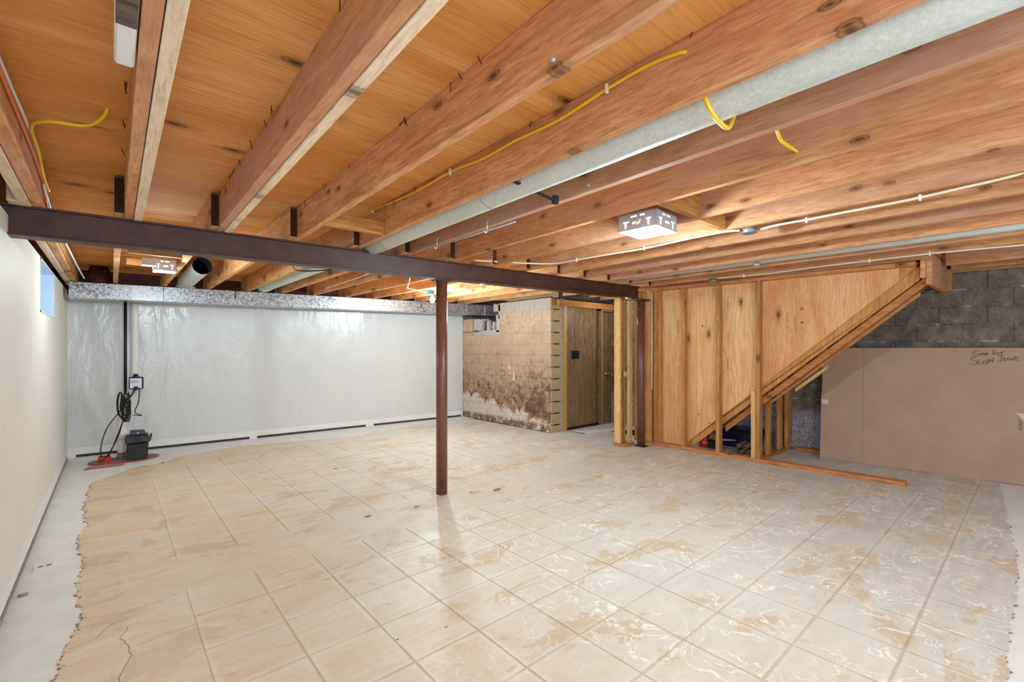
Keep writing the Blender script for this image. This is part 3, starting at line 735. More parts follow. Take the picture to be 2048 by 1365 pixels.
stamp(ply1, 2.64, 2.0, .06, .12, 4, 2); stamp(ply1, 2.64, 1.52, .06, .14, 6, 2, False); stamp(ply1, 2.64, 1.20, .06, .14, 5, 2); stamp(ply1, 2.64, .86, .06, .12, 5, 2, False)
stamp(ply2, 1.93, 1.715, .11, .205, 9, 2); stamp(ply2, 1.80, 1.70, .05, .15, 3, 2, False)
for (y, z) in ((3.0, 1.70), (3.05, .50), (2.90, .40), (1.83, 1.86), (1.83, 1.70)): MB().tube([Vector(SP(y, z, .0995)), Vector(SP(y, z, .101))], .014 if z > .6 else .012, 12, smooth=False).build('knot_plug', 'stamp', ply1 if y > 2.28 else ply2)
# return wall across the end, under the landing
rt = thing('short_stud_wall', (6.6, 2.32, 0), 'knee-high pine stud wall running from the tall double stud to the block wall', 'stud wall')
def T(name, mat, *b): return B(*b).build(name, mat, rt, bevel=.002)
T('bottom_plate', 'platex', 6.07, 7.10, 2.27, 2.37, .0, .043)
T('top_plate', 'platex', 6.06, 7.13, 2.27, 2.37, .875, .918)
T('stud', 'studz', 6.30, 6.40, 2.275, 2.318, .043, .875); T('stud', 'studz', 6.76, 6.86, 2.30, 2.343, .043, .875)
T('stud', 'studz', 6.96, 7.06, 2.27, 2.313, .043, .875); T('stud', 'studz', 7.07, 7.115, 2.27, 2.37, .20, .875)

# stairs seen from the side and below
stt = thing('basement_stairs', (6.5, 2.2, 0), 'wooden basement stairs rising to the right behind the plywood sheathing', 'stairs')
def diag(y0, y1, t0, t1, d0, d1): return SPR([(y0, zl(y0)-t1), (y1, zl(y1)-t1), (y1, zl(y1)-t0), (y0, zl(y0)-t0)], d0, d1)
SPR([(3.36, .01), (3.19, .01), (.80, zl(.80)-.14), (.80, zl(.80)), (3.32, .01)], .117, .157).build('stringer', 'studz', stt, bevel=.002)
diag(2.72, .74, .150, .235, .16, .20).build('stringer_brace', 'platey', stt, bevel=.002)
diag(2.20, .80, .250, .29, .215, .255).build('stringer_brace', 'platey', stt, bevel=.002)
SPR([(3.36, .01), (3.19, .01), (.80, zl(.80)-.14), (.80, zl(.80)), (3.32, .01)], .96, 1.0).build('stringer', 'studz', stt, bevel=.002)
y = 3.12; zz = .33
while zz < 2.13:
    SB(y-.27, y+.02, zz-.03, zz, .158, .958).build('tread', 'studz', stt)
    SB(y, y+.018, zz-.20, zz-.031, .158, .958).build('riser', 'studz', stt)
    y -= .2262; zz += .2
diag(1.95, 1.62, .30, .345, .30, .38).build('scrap_brace', 'studpale', stt)

# things kept under the stairs
can = thing('coffee_can', (6.33, 3.13, 0), 'red coffee can with white lettering under the low end of the stairs', 'can')
cv = Vector((6.33, 3.13, 0))
MB().tube([cv+Vector((0, 0, z)) for z in (.004, .008, .155, .16)], [.068, .07, .07, .066], 24).build('tin', 'red', can)
MB().tube([cv+Vector((0, 0, z)) for z in (.16, .172)], .071, 24).build('lid', 'red', can)
lt = MB()
for k, ch in enumerate(range(9)):
    a = math.radians(188+k*9)+0; hgt = .035 if k in (0, 3, 8) else .022
    c = cv+Vector((.0712*math.cos(a), .0712*math.sin(a), .062)); tdir = Vector((-math.sin(a), math.cos(a), 0))
    lt.hexa([c-tdir*.003, c+tdir*.003, c+tdir*.003*1+Vector((math.cos(a), math.sin(a), 0))*.001, c-tdir*.003+Vector((math.cos(a), math.sin(a), 0))*.001]+[q+Vector((0, 0, hgt)) for q in (c-tdir*.003, c+tdir*.003, c+tdir*.003*1+Vector((math.cos(a), math.sin(a), 0))*.001, c-tdir*.003+Vector((math.cos(a), math.sin(a), 0))*.001)])
lt.build('lettering', 'white', can)
pb_ = thing('dark_storage_bin', (6.72, 2.85, 0), 'navy plastic tote bin under the stairs behind the rolled mats', 'bin')
MB().hexa([(6.62, 2.60, .0), (6.94, 2.58, .0), (6.94, 3.0, .0), (6.62, 3.05, .0), (6.59, 2.58, .24), (6.97, 2.55, .24), (6.97, 3.03, .24), (6.59, 3.08, .24)]).build('body', 'tarp', pb_, bevel=.01)
MB().hexa([(6.58, 2.56, .24), (6.98, 2.53, .24), (6.98, 3.05, .24), (6.58, 3.10, .24), (6.59, 2.57, .262), (6.97, 2.54, .262), (6.97, 3.04, .262), (6.59, 3.09, .262)]).build('lid', 'tarp', pb_, bevel=.006)
m = MB(); nu, nv = 10, 8
for i in range(nu+1):
    for j in range(nv+1):
        m.v.append((7.05+.03*math.sin(i*1.7+j)+.02*math.sin(j*2.3), 2.40+.55*i/nu, .20+.42*j/nv))
for i in range(nu):
    for j in range(nv):
        a = i*(nv+1)+j; m.f.append((a, a+nv+1, a+nv+2, a+1))
m.sm = True
o = m.build('plastic_sheet', 'bagwhite', at=(7.0, 2.6, .2), label='crumpled pale plastic sheeting hung behind the bin under the stairs', cat='sheet')
sm_ = o.modifiers.new('thick', 'SOLIDIFY'); sm_.thickness = .006
def spiral(cy, cz, r0, turns, off, x0, x1):
    pts = [((r0+off*t/(2*math.pi))*math.cos(t), (r0+off*t/(2*math.pi))*math.sin(t)*.85) for t in [k*.5 for k in range(int(turns*12.6))]]
    m = MB(); w_ = .005
    for (a, b) in zip(pts, pts[1:]):
        n = Vector((b[0]-a[0], b[1]-a[1])).normalized(); n = Vector((-n.y, n.x))*w_/2
        q = [(a[0]-n.x, a[1]-n.y), (b[0]-n.x, b[1]-n.y), (b[0]+n.x, b[1]+n.y), (a[0]+n.x, a[1]+n.y)]
        m.hexa([(x0, cy+c[0], cz+c[1]) for c in q]+[(x1, cy+.04+c[0], cz+c[1]) for c in q])
    return m
for (cy, cz, x0, lb) in ((2.66, .042, 6.20, 'grey rolled mat nearest the middle stud, on the floor under the stairs'), (2.575, .042, 6.17, 'grey rolled mat on the floor in the middle of the roll pile'), (2.49, .042, 6.19, 'grey rolled mat on the floor beside the short pale stud'), (2.62, .112, 6.23, 'grey rolled mat on top of the pile, farther from the short stud'), (2.53, .112, 6.20, 'grey rolled mat on top of the pile beside the short stud')):
    spiral(cy, cz, .008, 1.9, .014, x0, x0+.32).build('rolled_mat', 'rug', at=(x0+.16, cy, 0), label=lb, cat='mat', group='rolled mats under the stairs')
o = MB().tube([(6.36, 3.02, .12), (6.56, 2.80, .115)], .012, 10).build('grey_pipe', 'fixture', at=(6.5, 2.87, .1), label='thin grey pipe lying between the red can and the bin', cat='pipe')
B(6.30, 6.44, 2.95, 3.09, 0, .107).build('small_black_box', 'black', at=(6.37, 3.02, 0), label='small black box right of the red can under the stairs', cat='box', bevel=.004)
B(7.02, 7.13, 1.86, 2.2, .0, .052).build('wood_scrap', 'platey', at=(7.08, 2.0, 0), label='short pine offcut on the floor by the block wall left of the cardboard', cat='offcut', bevel=.002)

# ------------------------------------------------------------------ cardboard sheet leaning on the block wall
CP = Vector((6.80, 1.85, .006)); CS = Vector((.10231732906, -.99475181, 0)); CU = Vector((.14066090, .01446798, .98995211)); CN = CS.cross(CU)*1.0
if CN.x > 0: CN = -CN
cb = thing('cardboard_sheet', CP, 'large brown flattened cardboard leaning on the dark block wall with handwriting on it', 'cardboard')
def cq(pts, n0, n1): return MB().prism([CP+CS*a+CU*b+CN*n0 for a, b in pts], CN*(n1-n0))
cq([(0, 0), (.0, .7), (.012, 1.412), (2.72, 1.412), (2.72, 0)], -.006, 0).build('sheet', 'cardboard', cb)
cq([(.428, .0), (.432, .0), (.432, 1.412), (.428, 1.412)], 0, .0006).build('crease', 'rug', cb)
W = [[[1.43, 1.375], [1.405, 1.383], [1.383, 1.361], [1.405, 1.35], [1.436, 1.345], [1.43, 1.333], [1.405, 1.321], [1.383, 1.328]], [[1.458, 1.357], [1.442, 1.348], [1.445, 1.333], [1.461, 1.344], [1.464, 1.357], [1.468, 1.334]], [[1.472, 1.355], [1.476, 1.334], [1.484, 1.357]], [[1.487, 1.343], [1.501, 1.351], [1.495, 1.359], [1.487, 1.343], [1.492, 1.333], [1.504, 1.34]], [[1.564, 1.382], [1.543, 1.39], [1.534, 1.375], [1.544, 1.356], [1.536, 1.34], [1.546, 1.341], [1.556, 1.375]], [[1.576, 1.364], [1.563, 1.351], [1.572, 1.339], [1.586, 1.353], [1.576, 1.364]], [[1.594, 1.367], [1.6, 1.344], [1.602, 1.362], [1.626, 1.374]], [[1.409, 1.31], [1.38, 1.307], [1.37, 1.287], [1.398, 1.272], [1.418, 1.255], [1.398, 1.225], [1.361, 1.233]], [[1.437, 1.279], [1.423, 1.264], [1.426, 1.24], [1.445, 1.242], [1.454, 1.251]], [[1.478, 1.269], [1.463, 1.258], [1.469, 1.236], [1.489, 1.241], [1.489, 1.265], [1.478, 1.269]], [[1.503, 1.293], [1.498, 1.242]], [[1.497, 1.268], [1.544, 1.277]], [[1.52, 1.296], [1.513, 1.252]], [[1.54, 1.303], [1.533, 1.253]], [[1.574, 1.325], [1.618, 1.332]], [[1.596, 1.328], [1.602, 1.298], [1.589, 1.263], [1.566, 1.271]], [[1.615, 1.287], [1.631, 1.297], [1.622, 1.307], [1.613, 1.289], [1.62, 1.272], [1.637, 1.279]], [[1.643, 1.303], [1.645, 1.278], [1.646, 1.293], [1.662, 1.304]], [[1.678, 1.304], [1.664, 1.294], [1.666, 1.281], [1.68, 1.29], [1.681, 1.278]], [[1.696, 1.331], [1.684, 1.28]], [[1.702, 1.297], [1.721, 1.31], [1.709, 1.317], [1.698, 1.295], [1.708, 1.279], [1.73, 1.285]]]
hw = MB()
for st in W:
    q = smooth_path([CP+CS*a+CU*b+CN*.0006 for a, b in st], 4); hw.tube(q, .0023, 4, smooth=False)
hw.build('handwriting', 'ink', cb)
def text_mesh(txt, size, origin, ax, ay, mat, parent, name):
    cu = bpy.data.curves.new(name, 'FONT'); cu.body = txt; cu.size = size; cu.extrude = .0004
    o = bpy.data.objects.new(name, cu); COL.objects.link(o); bpy.context.view_layer.update()
    me = bpy.data.meshes.new_from_object(o.evaluated_get(bpy.context.evaluated_depsgraph_get())); bpy.data.objects.remove(o)
    az = ax.cross(ay); mt = Matrix((ax, ay, az)).transposed().to_4x4(); mt.translation = origin-wloc(parent); me.transform(mt)
    me.materials.clear(); me.materials.append(M[mat]); ob = bpy.data.objects.new(name, me); COL.objects.link(ob); ob.parent = parent; return ob
text_mesh('102307', .038, CP+CS*1.741+CU*.545+CN*.001, CU, -CS, 'ink', cb, 'number_print')
cq([(1.697, .728), (1.80, .728), (1.80, .60), (1.752, .66)], 0, .0008).build('tape', 'tape', cb)
cq([(.0, .745), (.075, .742), (.075, .685), (.0, .69)], 0, .0008).build('tape', 'tape', cb)

# ------------------------------------------------------------------ ducts
duct = thing('rectangular_duct', (2.5, 7.5, 2.0), 'long rectangular galvanised duct along the top of the white back wall', 'duct')
def yd(x): return 7.44-.024*(x+.4)
def dseg(x0, x1, mat='galvdu' 'ct', d=0, z0o=0, z1o=0):
    a = [(x0, yd(x0)-d), (x1, yd(x1)-d), (x1, yd(x1)+.26), (x0, yd(x0)+.26)]
    zl_ = lambda x: 1.99+.0118*(x+.4)+z0o; zh = lambda x: 2.180+.0138*(x+.4)+z1o
    return MB().hexa([(x, y, zl_(x)) for x, y in a]+[(x, y, zh(x)) for x, y in a])
for a, b in ((-.385, .50), (.50, 2.45), (2.45, 3.30), (3.30, 5.20), (5.20, 5.62), (5.62, 6.3)): dseg(a+.001, b-.001).build('duct_section', 'galvduct', duct, bevel=.003)
for x in (-.36, 2.45, 5.2): dseg(x-.02, x+.02, d=.006, z0o=-.006).build('drive_cleat', 'galvduct', duct)
for x in (1.30, 4.2): dseg(x-.006, x+.006, 'galvduct', d=.004, z0o=.08).build('hanger_strap', 'nail', duct)
rd = thing('round_duct', (1.68, 3, 2.33), 'long round galvanised duct running between the joists over the beam', 'duct')
cuts = [-2.5, -.9, 2.12, 3.45, 5.2, 6.5, 7.22]
dz = lambda y: (1.665, y, zb(1.6, y)+.071+.025*clamp((y-3.7)/2))
for a, b in zip(cuts, cuts[1:]):
    path = [dz(a), dz(b)] if not a < 3.7 < b else [dz(a), dz(3.7), dz(b)]
    MB().tube(path, .092, 32, cap=False).build('duct_section', 'galv', rd)
    MB().tube([dz(b-.012), dz(b)], .0955, 32, cap=False).build('crimp_ring', 'galv', rd)
MB().tube([dz(7.2), dz(7.5), dz(7.6)], .098, 24).build('duct_boot', 'galv', rd)
st_ = thing('duct_strap', (1.67, 1.78, 2.24), 'bent metal strap under the long round duct fixed between two joists', 'strap')
MB().hexa([(1.50, 1.765, 2.262), (1.85, 1.765, 2.222), (1.85, 1.79, 2.222), (1.50, 1.79, 2.262), (1.50, 1.765, 2.266), (1.85, 1.765, 2.226), (1.85, 1.79, 2.226), (1.50, 1.79, 2.266)]).build('band', 'nail', st_)
B(1.85, 1.88, 1.765, 1.79, 2.205, 2.25).build('clip', 'nail', st_)
od = thing('open_duct_pipe', (.72, 5.6, 2.2), 'short round duct with a dark open end near the left ceiling lamp', 'duct')
MB().tube([(.744, 6.0, 2.30), (.744, 7.40, 2.29)], .093, 28, cap=False).build('pipe', 'galv', od)
MB().tube([(.744, 6.004, 2.30), (.744, 7.2, 2.292)], .089, 28, cap=False).build('shade_sleeve', 'darkvoid', od)  # blackened inner sleeve, paints the shade inside the duct
MB().tube([(.744, 6.8, 2.296), (.744, 6.81, 2.296)], .0885, 24).build('dark_inside', 'darkvoid', od)  # near-black disc across the bore, also painted shade
MB().tube([(.744, 7.14, 2.291), (.744, 7.16, 2.291)], .097, 24, cap=False).build('crimp_ring', 'galv', od)
MB().tube([(.744, 7.52, 2.36), (.744, 7.52, 2.25), (.744, 7.52, 2.199)], [.09, .10, .125], 24).build('boot', 'galv', od)
bd = thing('brown_duct_collar', (-.12, 7.3, 2.15), 'dark brown round collar on the left end of the rectangular duct', 'duct collar')
MB().tube([(-.12, 7.60, 2.187), (-.12, 7.60, 2.29), (-.12, 7.60, 2.30), (-.12, 7.66, 2.36)], [.12, .12, .108, .1], 24).build('collar', 'reddark', bd)
rdr = thing('far_round_duct', (4.98, 1, 2.36), 'thin line of galvanised duct tucked between joists near the stair wall', 'duct')
MB().tube([(4.98, -2.5, 2.352), (4.98, 3.5, 2.352)], .09, 24).build('duct_section', 'galv', rdr)

# ------------------------------------------------------------------ lamps
def square_lamp(cx, cy, zt_, w_, h_, rot, lab, key):
    t = thing('ceiling_lamp', (cx, cy, zt_), lab, 'lamp'); c, s_ = math.cos(rot), math.sin(rot)
    def Q(u, v, z): return (cx+u*c-v*s_, cy+u*s_+v*c, zt_-z)
    def qb(u0, u1, v0, v1, a, b): return MB().hexa([Q(u0, v0, b), Q(u1, v0, b), Q(u1, v1, b), Q(u0, v1, b), Q(u0, v0, a), Q(u1, v0, a), Q(u1, v1, a), Q(u0, v1, a)])
    W_ = w_/2; tk = .003
    for (u0, u1, v0, v1) in ((-W_, -W_+tk, -W_, W_), (W_-tk, W_, -W_, W_), (-W_, W_, -W_, -W_+tk), (-W_, W_, W_-tk, W_)):
        qb(u0, u1, v0, v1, 0, h_).build('side_panel', 'fixture', t)
    qb(-W_, W_, -W_, W_, -.003, 0).build('top_panel', 'fixture', t)
    qb(-W_+.006, W_-.006, -W_+.006, W_-.006, h_-.012, h_-.004).build('diffuser', 'lamp', t)
    for side in range(2):
        for (a, b, z0, z1) in ((.18, .22, .45, .85), (.14, .26, .42, .50), (.42, .62, .52, .64), (.78, .82, .45, .85), (.72, .86, .42, .50), (.3, .42, .12, .2), (.5, .66, .12, .2)):
            ua = -W_+a*w_; ub = -W_+b*w_
            (qb(-W_-.001, -W_, ua, ub, z0*h_, z1*h_) if side == 0 else qb(ua, ub, -W_-.001, -W_, z0*h_, z1*h_)).build('slot', 'lampsoft', t)
    return t
l1 = square_lamp(2.66, 1.70, 2.262, .27, .10, .06, 'bright square slotted metal ceiling lamp right of centre over the open floor', 0)
l2 = square_lamp(.37, 5.38, 2.215, .17, .10, .0, 'bright small square metal ceiling lamp at left behind the beam', 0)
B(.20, .30, 5.20, 5.30, 2.14, 2.20).build('driver_box', 'fixture', l2)
bl = thing('bare_bulb', (3.6, 5.95, 2.1), 'bare glowing bulb hung from a blue ceiling box beside the middle post', 'lamp')
bm = bmesh.new(); bmesh.ops.create_uvsphere(bm, u_segments=20, v_segments=12, radius=.04)
me = bpy.data.meshes.new('bulb'); bm.to_mesh(me); bm.free(); me.materials.append(M['lamp'])
for p in me.polygons: p.use_smooth = True
o = bpy.data.objects.new('bulb', me); COL.objects.link(o); o.parent = bl; o.location = (0, 0, .02)
MB().tube([(3.6, 5.95, 2.15), (3.6, 5.95, 2.19)], .022, 14).build('socket', 'white', bl)
B(3.49, 3.58, 5.86, 5.95, 2.19, 2.255).build('ceiling_box', 'cyan', bl)
fl = thing('far_round_lamp', (3.42, 4.47, 2.2), 'round glowing ceiling lamp half hidden by the beam right of the middle post', 'lamp')
MB().tube([(3.42, 4.47, 2.235), (3.42, 4.47, 2.215), (3.42, 4.47, 2.20)], [.11, .12, .10], 28).build('rim', 'fixture', fl)
MB().tube([(3.42, 4.47, 2.199), (3.42, 4.47, 2.185)], [.07, .05], 24).build('diffuser', 'lamp', fl)

# ------------------------------------------------------------------ cables
def cable(name, pts, r, mat, lab, clips=(), clipm='white', n=6):
    t = thing(name, pts[0], lab, 'cable')
    MB().tube(smooth_path(pts, 6), r, n).build('sheath', mat, t)
    for c in clips:
        c = Vector(c); B(c.x-.006, c.x+.008, c.y-.006, c.y+.006, c.z-.018, c.z+.018).build('cable_clip', clipm, t, bevel=.002)
    return t
X4 = 1.483
cable('yellow_cable', [(X4, 3.60, zb(1.5, 3.6)+.2), (X4, 3.50, 2.43), (X4, 3.20, 2.437), (X4, 2.70, 2.415), (X4, 2.25, 2.424), (X4, 1.95, 2.405), (X4, 1.69, 2.412), (X4, 1.40, 2.405), (X4, 1.13, 2.430), (X4, .95, 2.438), (X4, .83, 2.425), (X4+.01, .80, 2.42)], .0075, 'yellow', 'long yellow cable clipped along the side of the third joist', [(X4-.004, 3.30, 2.437), (X4-.004, 2.25, 2.424), (X4-.004, 1.13, 2.43)])
cable('yellow_cable_loop', [(1.54, .79, 2.40), (1.545, .77, 2.30), (1.56, .755, 2.235), (1.62, .75, 2.205), (1.72, .76, 2.215), (1.79, .775, 2.27), (1.84, .78, 2.34)], .008, 'yellow', 'yellow cable looping under the long round duct')
cable('yellow_cable_stub', [(2.07, .72, 2.32), (2.14, .73, 2.30), (2.22, .74, 2.302), (2.395, .74, 2.31)], .007, 'yellow', 'short end of yellow cable between joists right of the duct')
wx = 3.345
cable('white_cable', [(2.70, 3.68, 2.27), (3.0, 3.5, 2.262), (3.2, 3.38, 2.258), (wx, 3.20, 2.25), (wx, 2.91, 2.245), (wx, 2.5, 2.238), (wx, 2.17, 2.232), (wx, 1.77, 2.243), (wx+.01, 1.50, 2.246), (3.40, 1.42, 2.245)], .008, 'cablewhite', 'off-white cable run along a joist left of the grey junction box', [(wx, 2.91, 2.245), (wx, 2.17, 2.235)])
cable('white_cable_right', [(3.50, 1.33, 2.25), (3.46, 1.2, 2.25), (3.47, 1.02, 2.252), (3.475, .78, 2.256), (3.46, .5, 2.255), (3.44, .30, 2.26), (3.42, .08, 2.27), (3.41, .02, 2.30)], .008, 'cablewhite', 'off-white cable run from the grey junction box to the right', [(3.47, 1.02, 2.25), (3.455, .45, 2.255)])
cable('pale_cable', [(5.62, 2.62, 2.262), (5.61, 2.40, 2.256), (5.65, 2.02, 2.254), (5.59, 1.54, 2.255), (5.58, 1.1, 2.256), (5.57, .66, 2.255), (5.64, .30, 2.256), (5.72, .09, 2.26), (5.8, -.3, 2.262)], .008, 'cablewhite', 'pale cable running above the top of the plywood stair wall', [(5.62, 2.3, 2.255), (5.58, 1.1, 2.255), (5.57, .66, 2.255)])
cable('white_wall_cable', [(-.30, .8, 2.40), (-.285, 1.6, 2.36), (-.278, 2.3, 2.345), (-.275, 2.9, 2.36), (-.28, 3.4, 2.33), (-.275, 3.66, 2.24), (-.28, 4.3, 2.23), (-.27, 5.4, 2.22), (-.25, 6.6, 2.20), (-.24, 7.2, 2.2)], .0065, 'white', 'white cable along the joist beside the left wall', n=6)
cable('orange_wall_cable', [(-.284, .8, 2.36), (-.28, 1.6, 2.33), (-.279, 2.3, 2.315), (-.28, 3.0, 2.32), (-.28, 3.5, 2.29), (-.28, 3.66, 2.23), (-.285, 3.8, 2.22)], .007, 'orange', 'orange cable along the joist beside the left wall')
cable('yellow_wall_cable', [(-.02, 2.60, 2.47), (-.02, 2.66, 2.42), (-.08, 2.72, 2.37), (-.20, 2.72, 2.35), (-.262, 2.85, 2.355), (-.262, 3.1, 2.33), (-.27, 3.4, 2.30), (-.265, 3.6, 2.27)], .0075, 'yellow', 'yellow cable hanging in a loop near the left wall joist')
cable('twin_cable', [(1.85, 3.85, 2.20), (2.0, 4.4, 2.19), (2.10, 5.0, 2.2), (2.15, 5.6, 2.21), (2.2, 6.4, 2.22)], .007, 'cablewhite', 'tan cable under the joists left of the middle post behind the beam')
cable('tan_cable', [(2.5, 4.6, 2.21), (2.75, 5.1, 2.19), (2.95, 5.5, 2.2), (3.2, 5.7, 2.21), (3.5, 5.90, 2.215)], .006, 'cablewhite', 'tan cable leading to the blue ceiling box', [(2.95, 5.5, 2.2)])
cable('black_cable', [(1.15, 4.0, 2.2), (1.2, 4.3, 2.16), (1.35, 4.7, 2.15), (1.6, 4.6, 2.17), (1.75, 4.4, 2.2)], .006, 'black', 'black cable sagging under the beam near the round duct')
for k, (x, y, mt, lb) in enumerate(((3.2, 3.98, 'cablewhite', 'loose tan cable loop just right of the middle post behind the beam'), (3.95, 4.25, 'black', 'dark cable loop under the pale joists behind the beam'), (4.35, 4.3, 'cablewhite', 'tan cable loop hanging nearest the block pier behind the beam'))):
    cable('cable_loop', [(x-.16, y-.02, 2.24), (x-.10, y, 2.20), (x, y+.03, 2.185), (x+.10, y+.03, 2.20), (x+.16, y, 2.225), (x+.22, y, 2.19), (x+.28, y-.02, 2.23)], .007, mt, lb)
jb = thing('junction_box', (3.44, 1.38, 2.24), 'round grey junction box on the white cable right of the square lamp', 'junction box')
MB().tube([(3.46, 1.38, 2.272), (3.46, 1.38, 2.232), (3.46, 1.38, 2.226)], [.052, .052, .046], 20).build('box', 'dullmetal', jb)
jb2 = thing('small_junction_box', (5.66, 2.66, 2.24), 'small grey junction box above the left part of the stair wall', 'junction box')
MB().tube([(5.69, 2.70, 2.27), (5.69, 2.70, 2.225)], [.05, .046], 18).build('box', 'dullmetal', jb2)
MB().tube([(4.95, 1.9, 2.262), (4.95, 1.9, 2.24)], .03, 12).build('metal_stub', 'fixture', at=(4.95, 1.9, 2.25), label='small metal pipe stub under a joist above the stair wall', cat='fitting')
rod = thing('hanging_rod', (1.92, 2.7, 2.2), 'thin metal rod hung on two wire hooks under the joists left of the lamp', 'rod')
MB().tube([(1.914, 3.237, 2.196), (1.923, 2.183, 2.20)], .005, 8).build('rod', 'fixture', rod)
for y, z in ((3.12, 2.197), (2.48, 2.199)): MB().tube(smooth_path([(1.945, y, z+.09), (1.93, y, z+.05), (1.93, y, z), (1.915, y, z-.012), (1.902, y, z)], 4), .0025, 6).build('wire_hook', 'white', rod)
MB().tube([(2.45, 1.62, 2.19), (2.52, 1.70, 2.19)], .008, 8).build('cable_stub', 'cablewhite', l1)
for (x, y, zz_) in ((1.04, .98, 0), (1.96, 1.6, 0)):
    MB().tube([(x-.03, y, zb(x, y)+.03), (x-.006, y, zb(x, y)+.03)], .008, 8).build('bolt_head', 'fixture', ceiling)
# weathered board and painted end hung beside the first joist
hb = thing('painted_scrap_board', (.02, 1.4, 2.2), 'white painted board end with grey face beside the pale joist at top left', 'board')
B(.004, .050, .2, 1.78, 2.235, 2.30).build('board', 'white', hb, bevel=.006)
B(.006, .049, .2, 1.55, 2.232, 2.2352).build('grey_face', 'greywood', hb)

# ------------------------------------------------------------------ sump corner
cp = thing('conduit_pipe', (.13, 7.95, .9), 'dark vertical conduit pipe on the back wall left of the white pipe', 'pipe')
MB().tube([(.132, 7.93, .75), (.132, 7.93, 2.05)], .017, 12).build('pipe', 'nail', cp)
pv = thing('discharge_pipe', (.07, 7.5, 0), 'white plastic discharge pipe rising from the sump lid to the duct', 'pipe')
MB().tube(smooth_path([(.09, 7.55, .02), (.09, 7.55, .30), (.10, 7.58, .55), (.19, 7.85, .85), (.225, 7.93, 1.05), (.225, 7.93, 2.02)], 5), .042, 16).build('pipe', 'pvc', pv)
MB().tube([(.09, 7.55, .26), (.09, 7.55, .40)], .054, 16).build('coupling', 'white', pv)
MB().tube([(.09, 7.55, .0), (.09, 7.55, .10)], .048, 16).build('collar', 'lid', pv)
cb2 = thing('control_box', (.24, 7.88, .95), 'small grey and black outlet box mounted on the white pipe', 'outlet box')
B(.165, .315, 7.80, 7.88, .86, 1.02).build('case', 'black', cb2, bevel=.008)
B(.175, .295, 7.796, 7.801, .875, 1.005).build('face', 'fixture', cb2)
MB().tube([(.235, 7.84, 1.0), (.235, 7.84, 1.06)], [.045, .02], 12).build('hanger', 'black', cb2)
B(.215, .255, 7.76, 7.80, .85, .90).build('plug', 'black', cb2, bevel=.004)
for b in ((.18, .24, 7.795, 7.7955, .975, .98), (.18, .27, 7.795, 7.7955, .96, .965), (.18, .26, 7.795, 7.7955, .945, .95)): B(*b).build('print_line', 'ink', cb2)
co = thing('coiled_cords', (.10, 7.66, .75), 'black power cords coiled and hung on the white discharge pipe', 'cord')
for k in range(13):
    rr = .035+.014*(k % 5); cz = .66+.02*R.uniform(-1, 1); cx = .115+R.uniform(-.025, .025); yy_ = 7.50-.008*k
    q = [(cx+rr*.62*math.cos(t*.5+.3*k)+.02*math.sin(t*.5), yy_+.03*math.sin(t*.5), cz+(rr+.085)*math.sin(t*.5+.3*k)+.02*math.sin(t*1.7+k)) for t in range(14)]
    MB().tube(smooth_path(q, 2), .006, 5).build('cord_loop', 'black', co)
for pts in ([(.235, 7.76, .87), (.20, 7.68, .80), (.13, 7.52, .74)], [(.22, 7.76, .87), (.14, 7.6, .72), (.06, 7.5, .60), (-.05, 7.46, .42), (-.10, 7.46, .22), (-.10, 7.46, .10), (-.08, 7.46, .03)], [(.27, 7.78, .88), (.26, 7.72, .70), (.22, 7.66, .58), (.29, 7.64, .53), (.20, 7.58, .55)], [(.11, 7.48, .52), (.04, 7.44, .30), (-.02, 7.44, .12), (-.09, 7.44, .03)], [(.10, 7.47, .5), (.06, 7.43, .33), (-.04, 7.43, .10), (-.12, 7.43, .03)]):
    MB().tube(smooth_path(pts, 6), .006, 6).build('hanging_cord', 'black', co)
sl = thing('sump_lid', (.12, 7.45, 0), 'grey sump pit cover with a red edge in the back left corner', 'sump cover')
pts = [(.12+.34*math.cos(a*math.pi/10), 7.50+.17*math.sin(a*math.pi/10)) for a in range(20)]
poly = MB().prism([(x, y, .004) for x, y in pts], (0, 0, .022)); poly.build('cover', 'lid', sl)
MB().tube([(x, y, .016) for x, y in pts[9:]+pts[:3]], .006, 6).build('red_edge', 'red', sl)
MB().tube([(-.02, 7.5, .026), (-.02, 7.5, .034)], .05, 16).build('port', 'lid', sl)
bt = thing('battery_box', (.24, 7.36, .03), 'black plastic backup battery box standing on the sump cover', 'battery box')
MB().hexa([(.14, 7.30, .026), (.335, 7.30, .026), (.335, 7.50, .026), (.14, 7.50, .026), (.13, 7.29, .235), (.345, 7.29, .235), (.345, 7.51, .235), (.13, 7.51, .235)]).build('body', 'black', bt, bevel=.012)
MB().hexa([(.118, 7.275, .235), (.36, 7.275, .235), (.36, 7.525, .235), (.118, 7.525, .235), (.128, 7.295, .325), (.345, 7.295, .325), (.345, 7.505, .325), (.128, 7.505, .325)]).build('lid', 'black', bt, bevel=.01)
B(.21, .27, 7.262, 7.276, .24, .30).build('latch', 'black', bt, bevel=.003); B(.18, .30, 7.27, 7.285, .205, .225).build('handle', 'black', bt, bevel=.003)
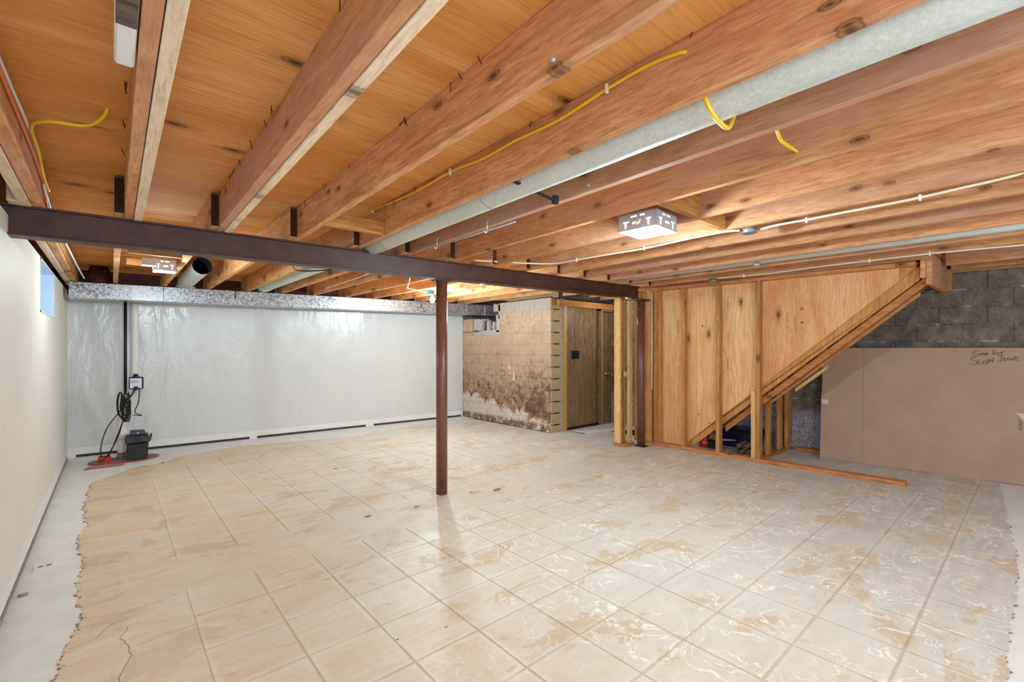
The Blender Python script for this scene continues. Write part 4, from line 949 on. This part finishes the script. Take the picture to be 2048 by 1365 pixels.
MB().tube(smooth_path([(.361, 7.30, .25), (.375, 7.33, .31), (.375, 7.45, .31), (.361, 7.48, .25)], 5), .006, 6).build('strap', 'black', bt)
ch = thing('charger_box', (.22, 7.40, .325), 'small navy charger unit lying on the battery box', 'charger')
MB().hexa([(.165, 7.33, .326), (.315, 7.345, .326), (.315, 7.45, .326), (.165, 7.44, .326), (.17, 7.34, .385), (.31, 7.35, .375), (.31, 7.44, .375), (.17, 7.43, .385)]).build('case', 'blue', ch, bevel=.006)
B(.232, .25, 7.338, 7.3405, .345, .355).build('badge', 'white', ch)
rb = thing('red_box', (-.06, 7.46, .03), 'small red plastic box on the sump cover where the cords end', 'box')
B(-.13, -.01, 7.43, 7.51, .026, .085).build('body', 'red', rb, bevel=.004); B(-.12, -.02, 7.44, 7.50, .085, .088).build('opening', 'darkvoid', rb)
wbd = thing('grey_board', (-.05, 7.32, 0), 'narrow grey board lying in front of the sump cover', 'board')
MB().hexa([(-.24, 7.20, .002), (.10, 7.19, .002), (.12, 7.29, .002), (-.20, 7.33, .002), (-.24, 7.20, .014), (.10, 7.19, .014), (.12, 7.29, .014), (-.20, 7.33, .014)]).build('board', 'paper', wbd)
MB().tube([(.10, 7.188, .008), (-.243, 7.198, .008), (-.203, 7.33, .010)], .0035, 6).build('red_paint', 'red', wbd)
fd = thing('floor_drain', (-.33, 4.18, 0), 'square white drain cover set in the pale concrete by the left wall', 'drain')
B(-.375, -.275, 4.12, 4.24, -.001, .008).build('plate', 'white', fd, bevel=.002)
for dx in (-.019, .019): MB().tube([(-.325+dx, 4.18, .003), (-.325+dx, 4.18, .0086)], .015, 14, smooth=False).build('slot', 'edge_dark', fd)
MB().tube([(-.40, 3.765, .008), (-.36, 3.775, .008)], .008, 8).build('clay_chip', 'mortar', at=(-.38, 3.77, 0), label='small brown chip on the pale concrete near the left wall', cat='chip')
# white conduit on the stud beside the second post
MB().tube([(5.905, 3.70, .80), (5.905, 3.70, 2.24)], .011, 8).build('white_conduit', 'white', at=(5.905, 3.70, .8), label='thin white conduit on the stud right of the second brown post', cat='conduit')
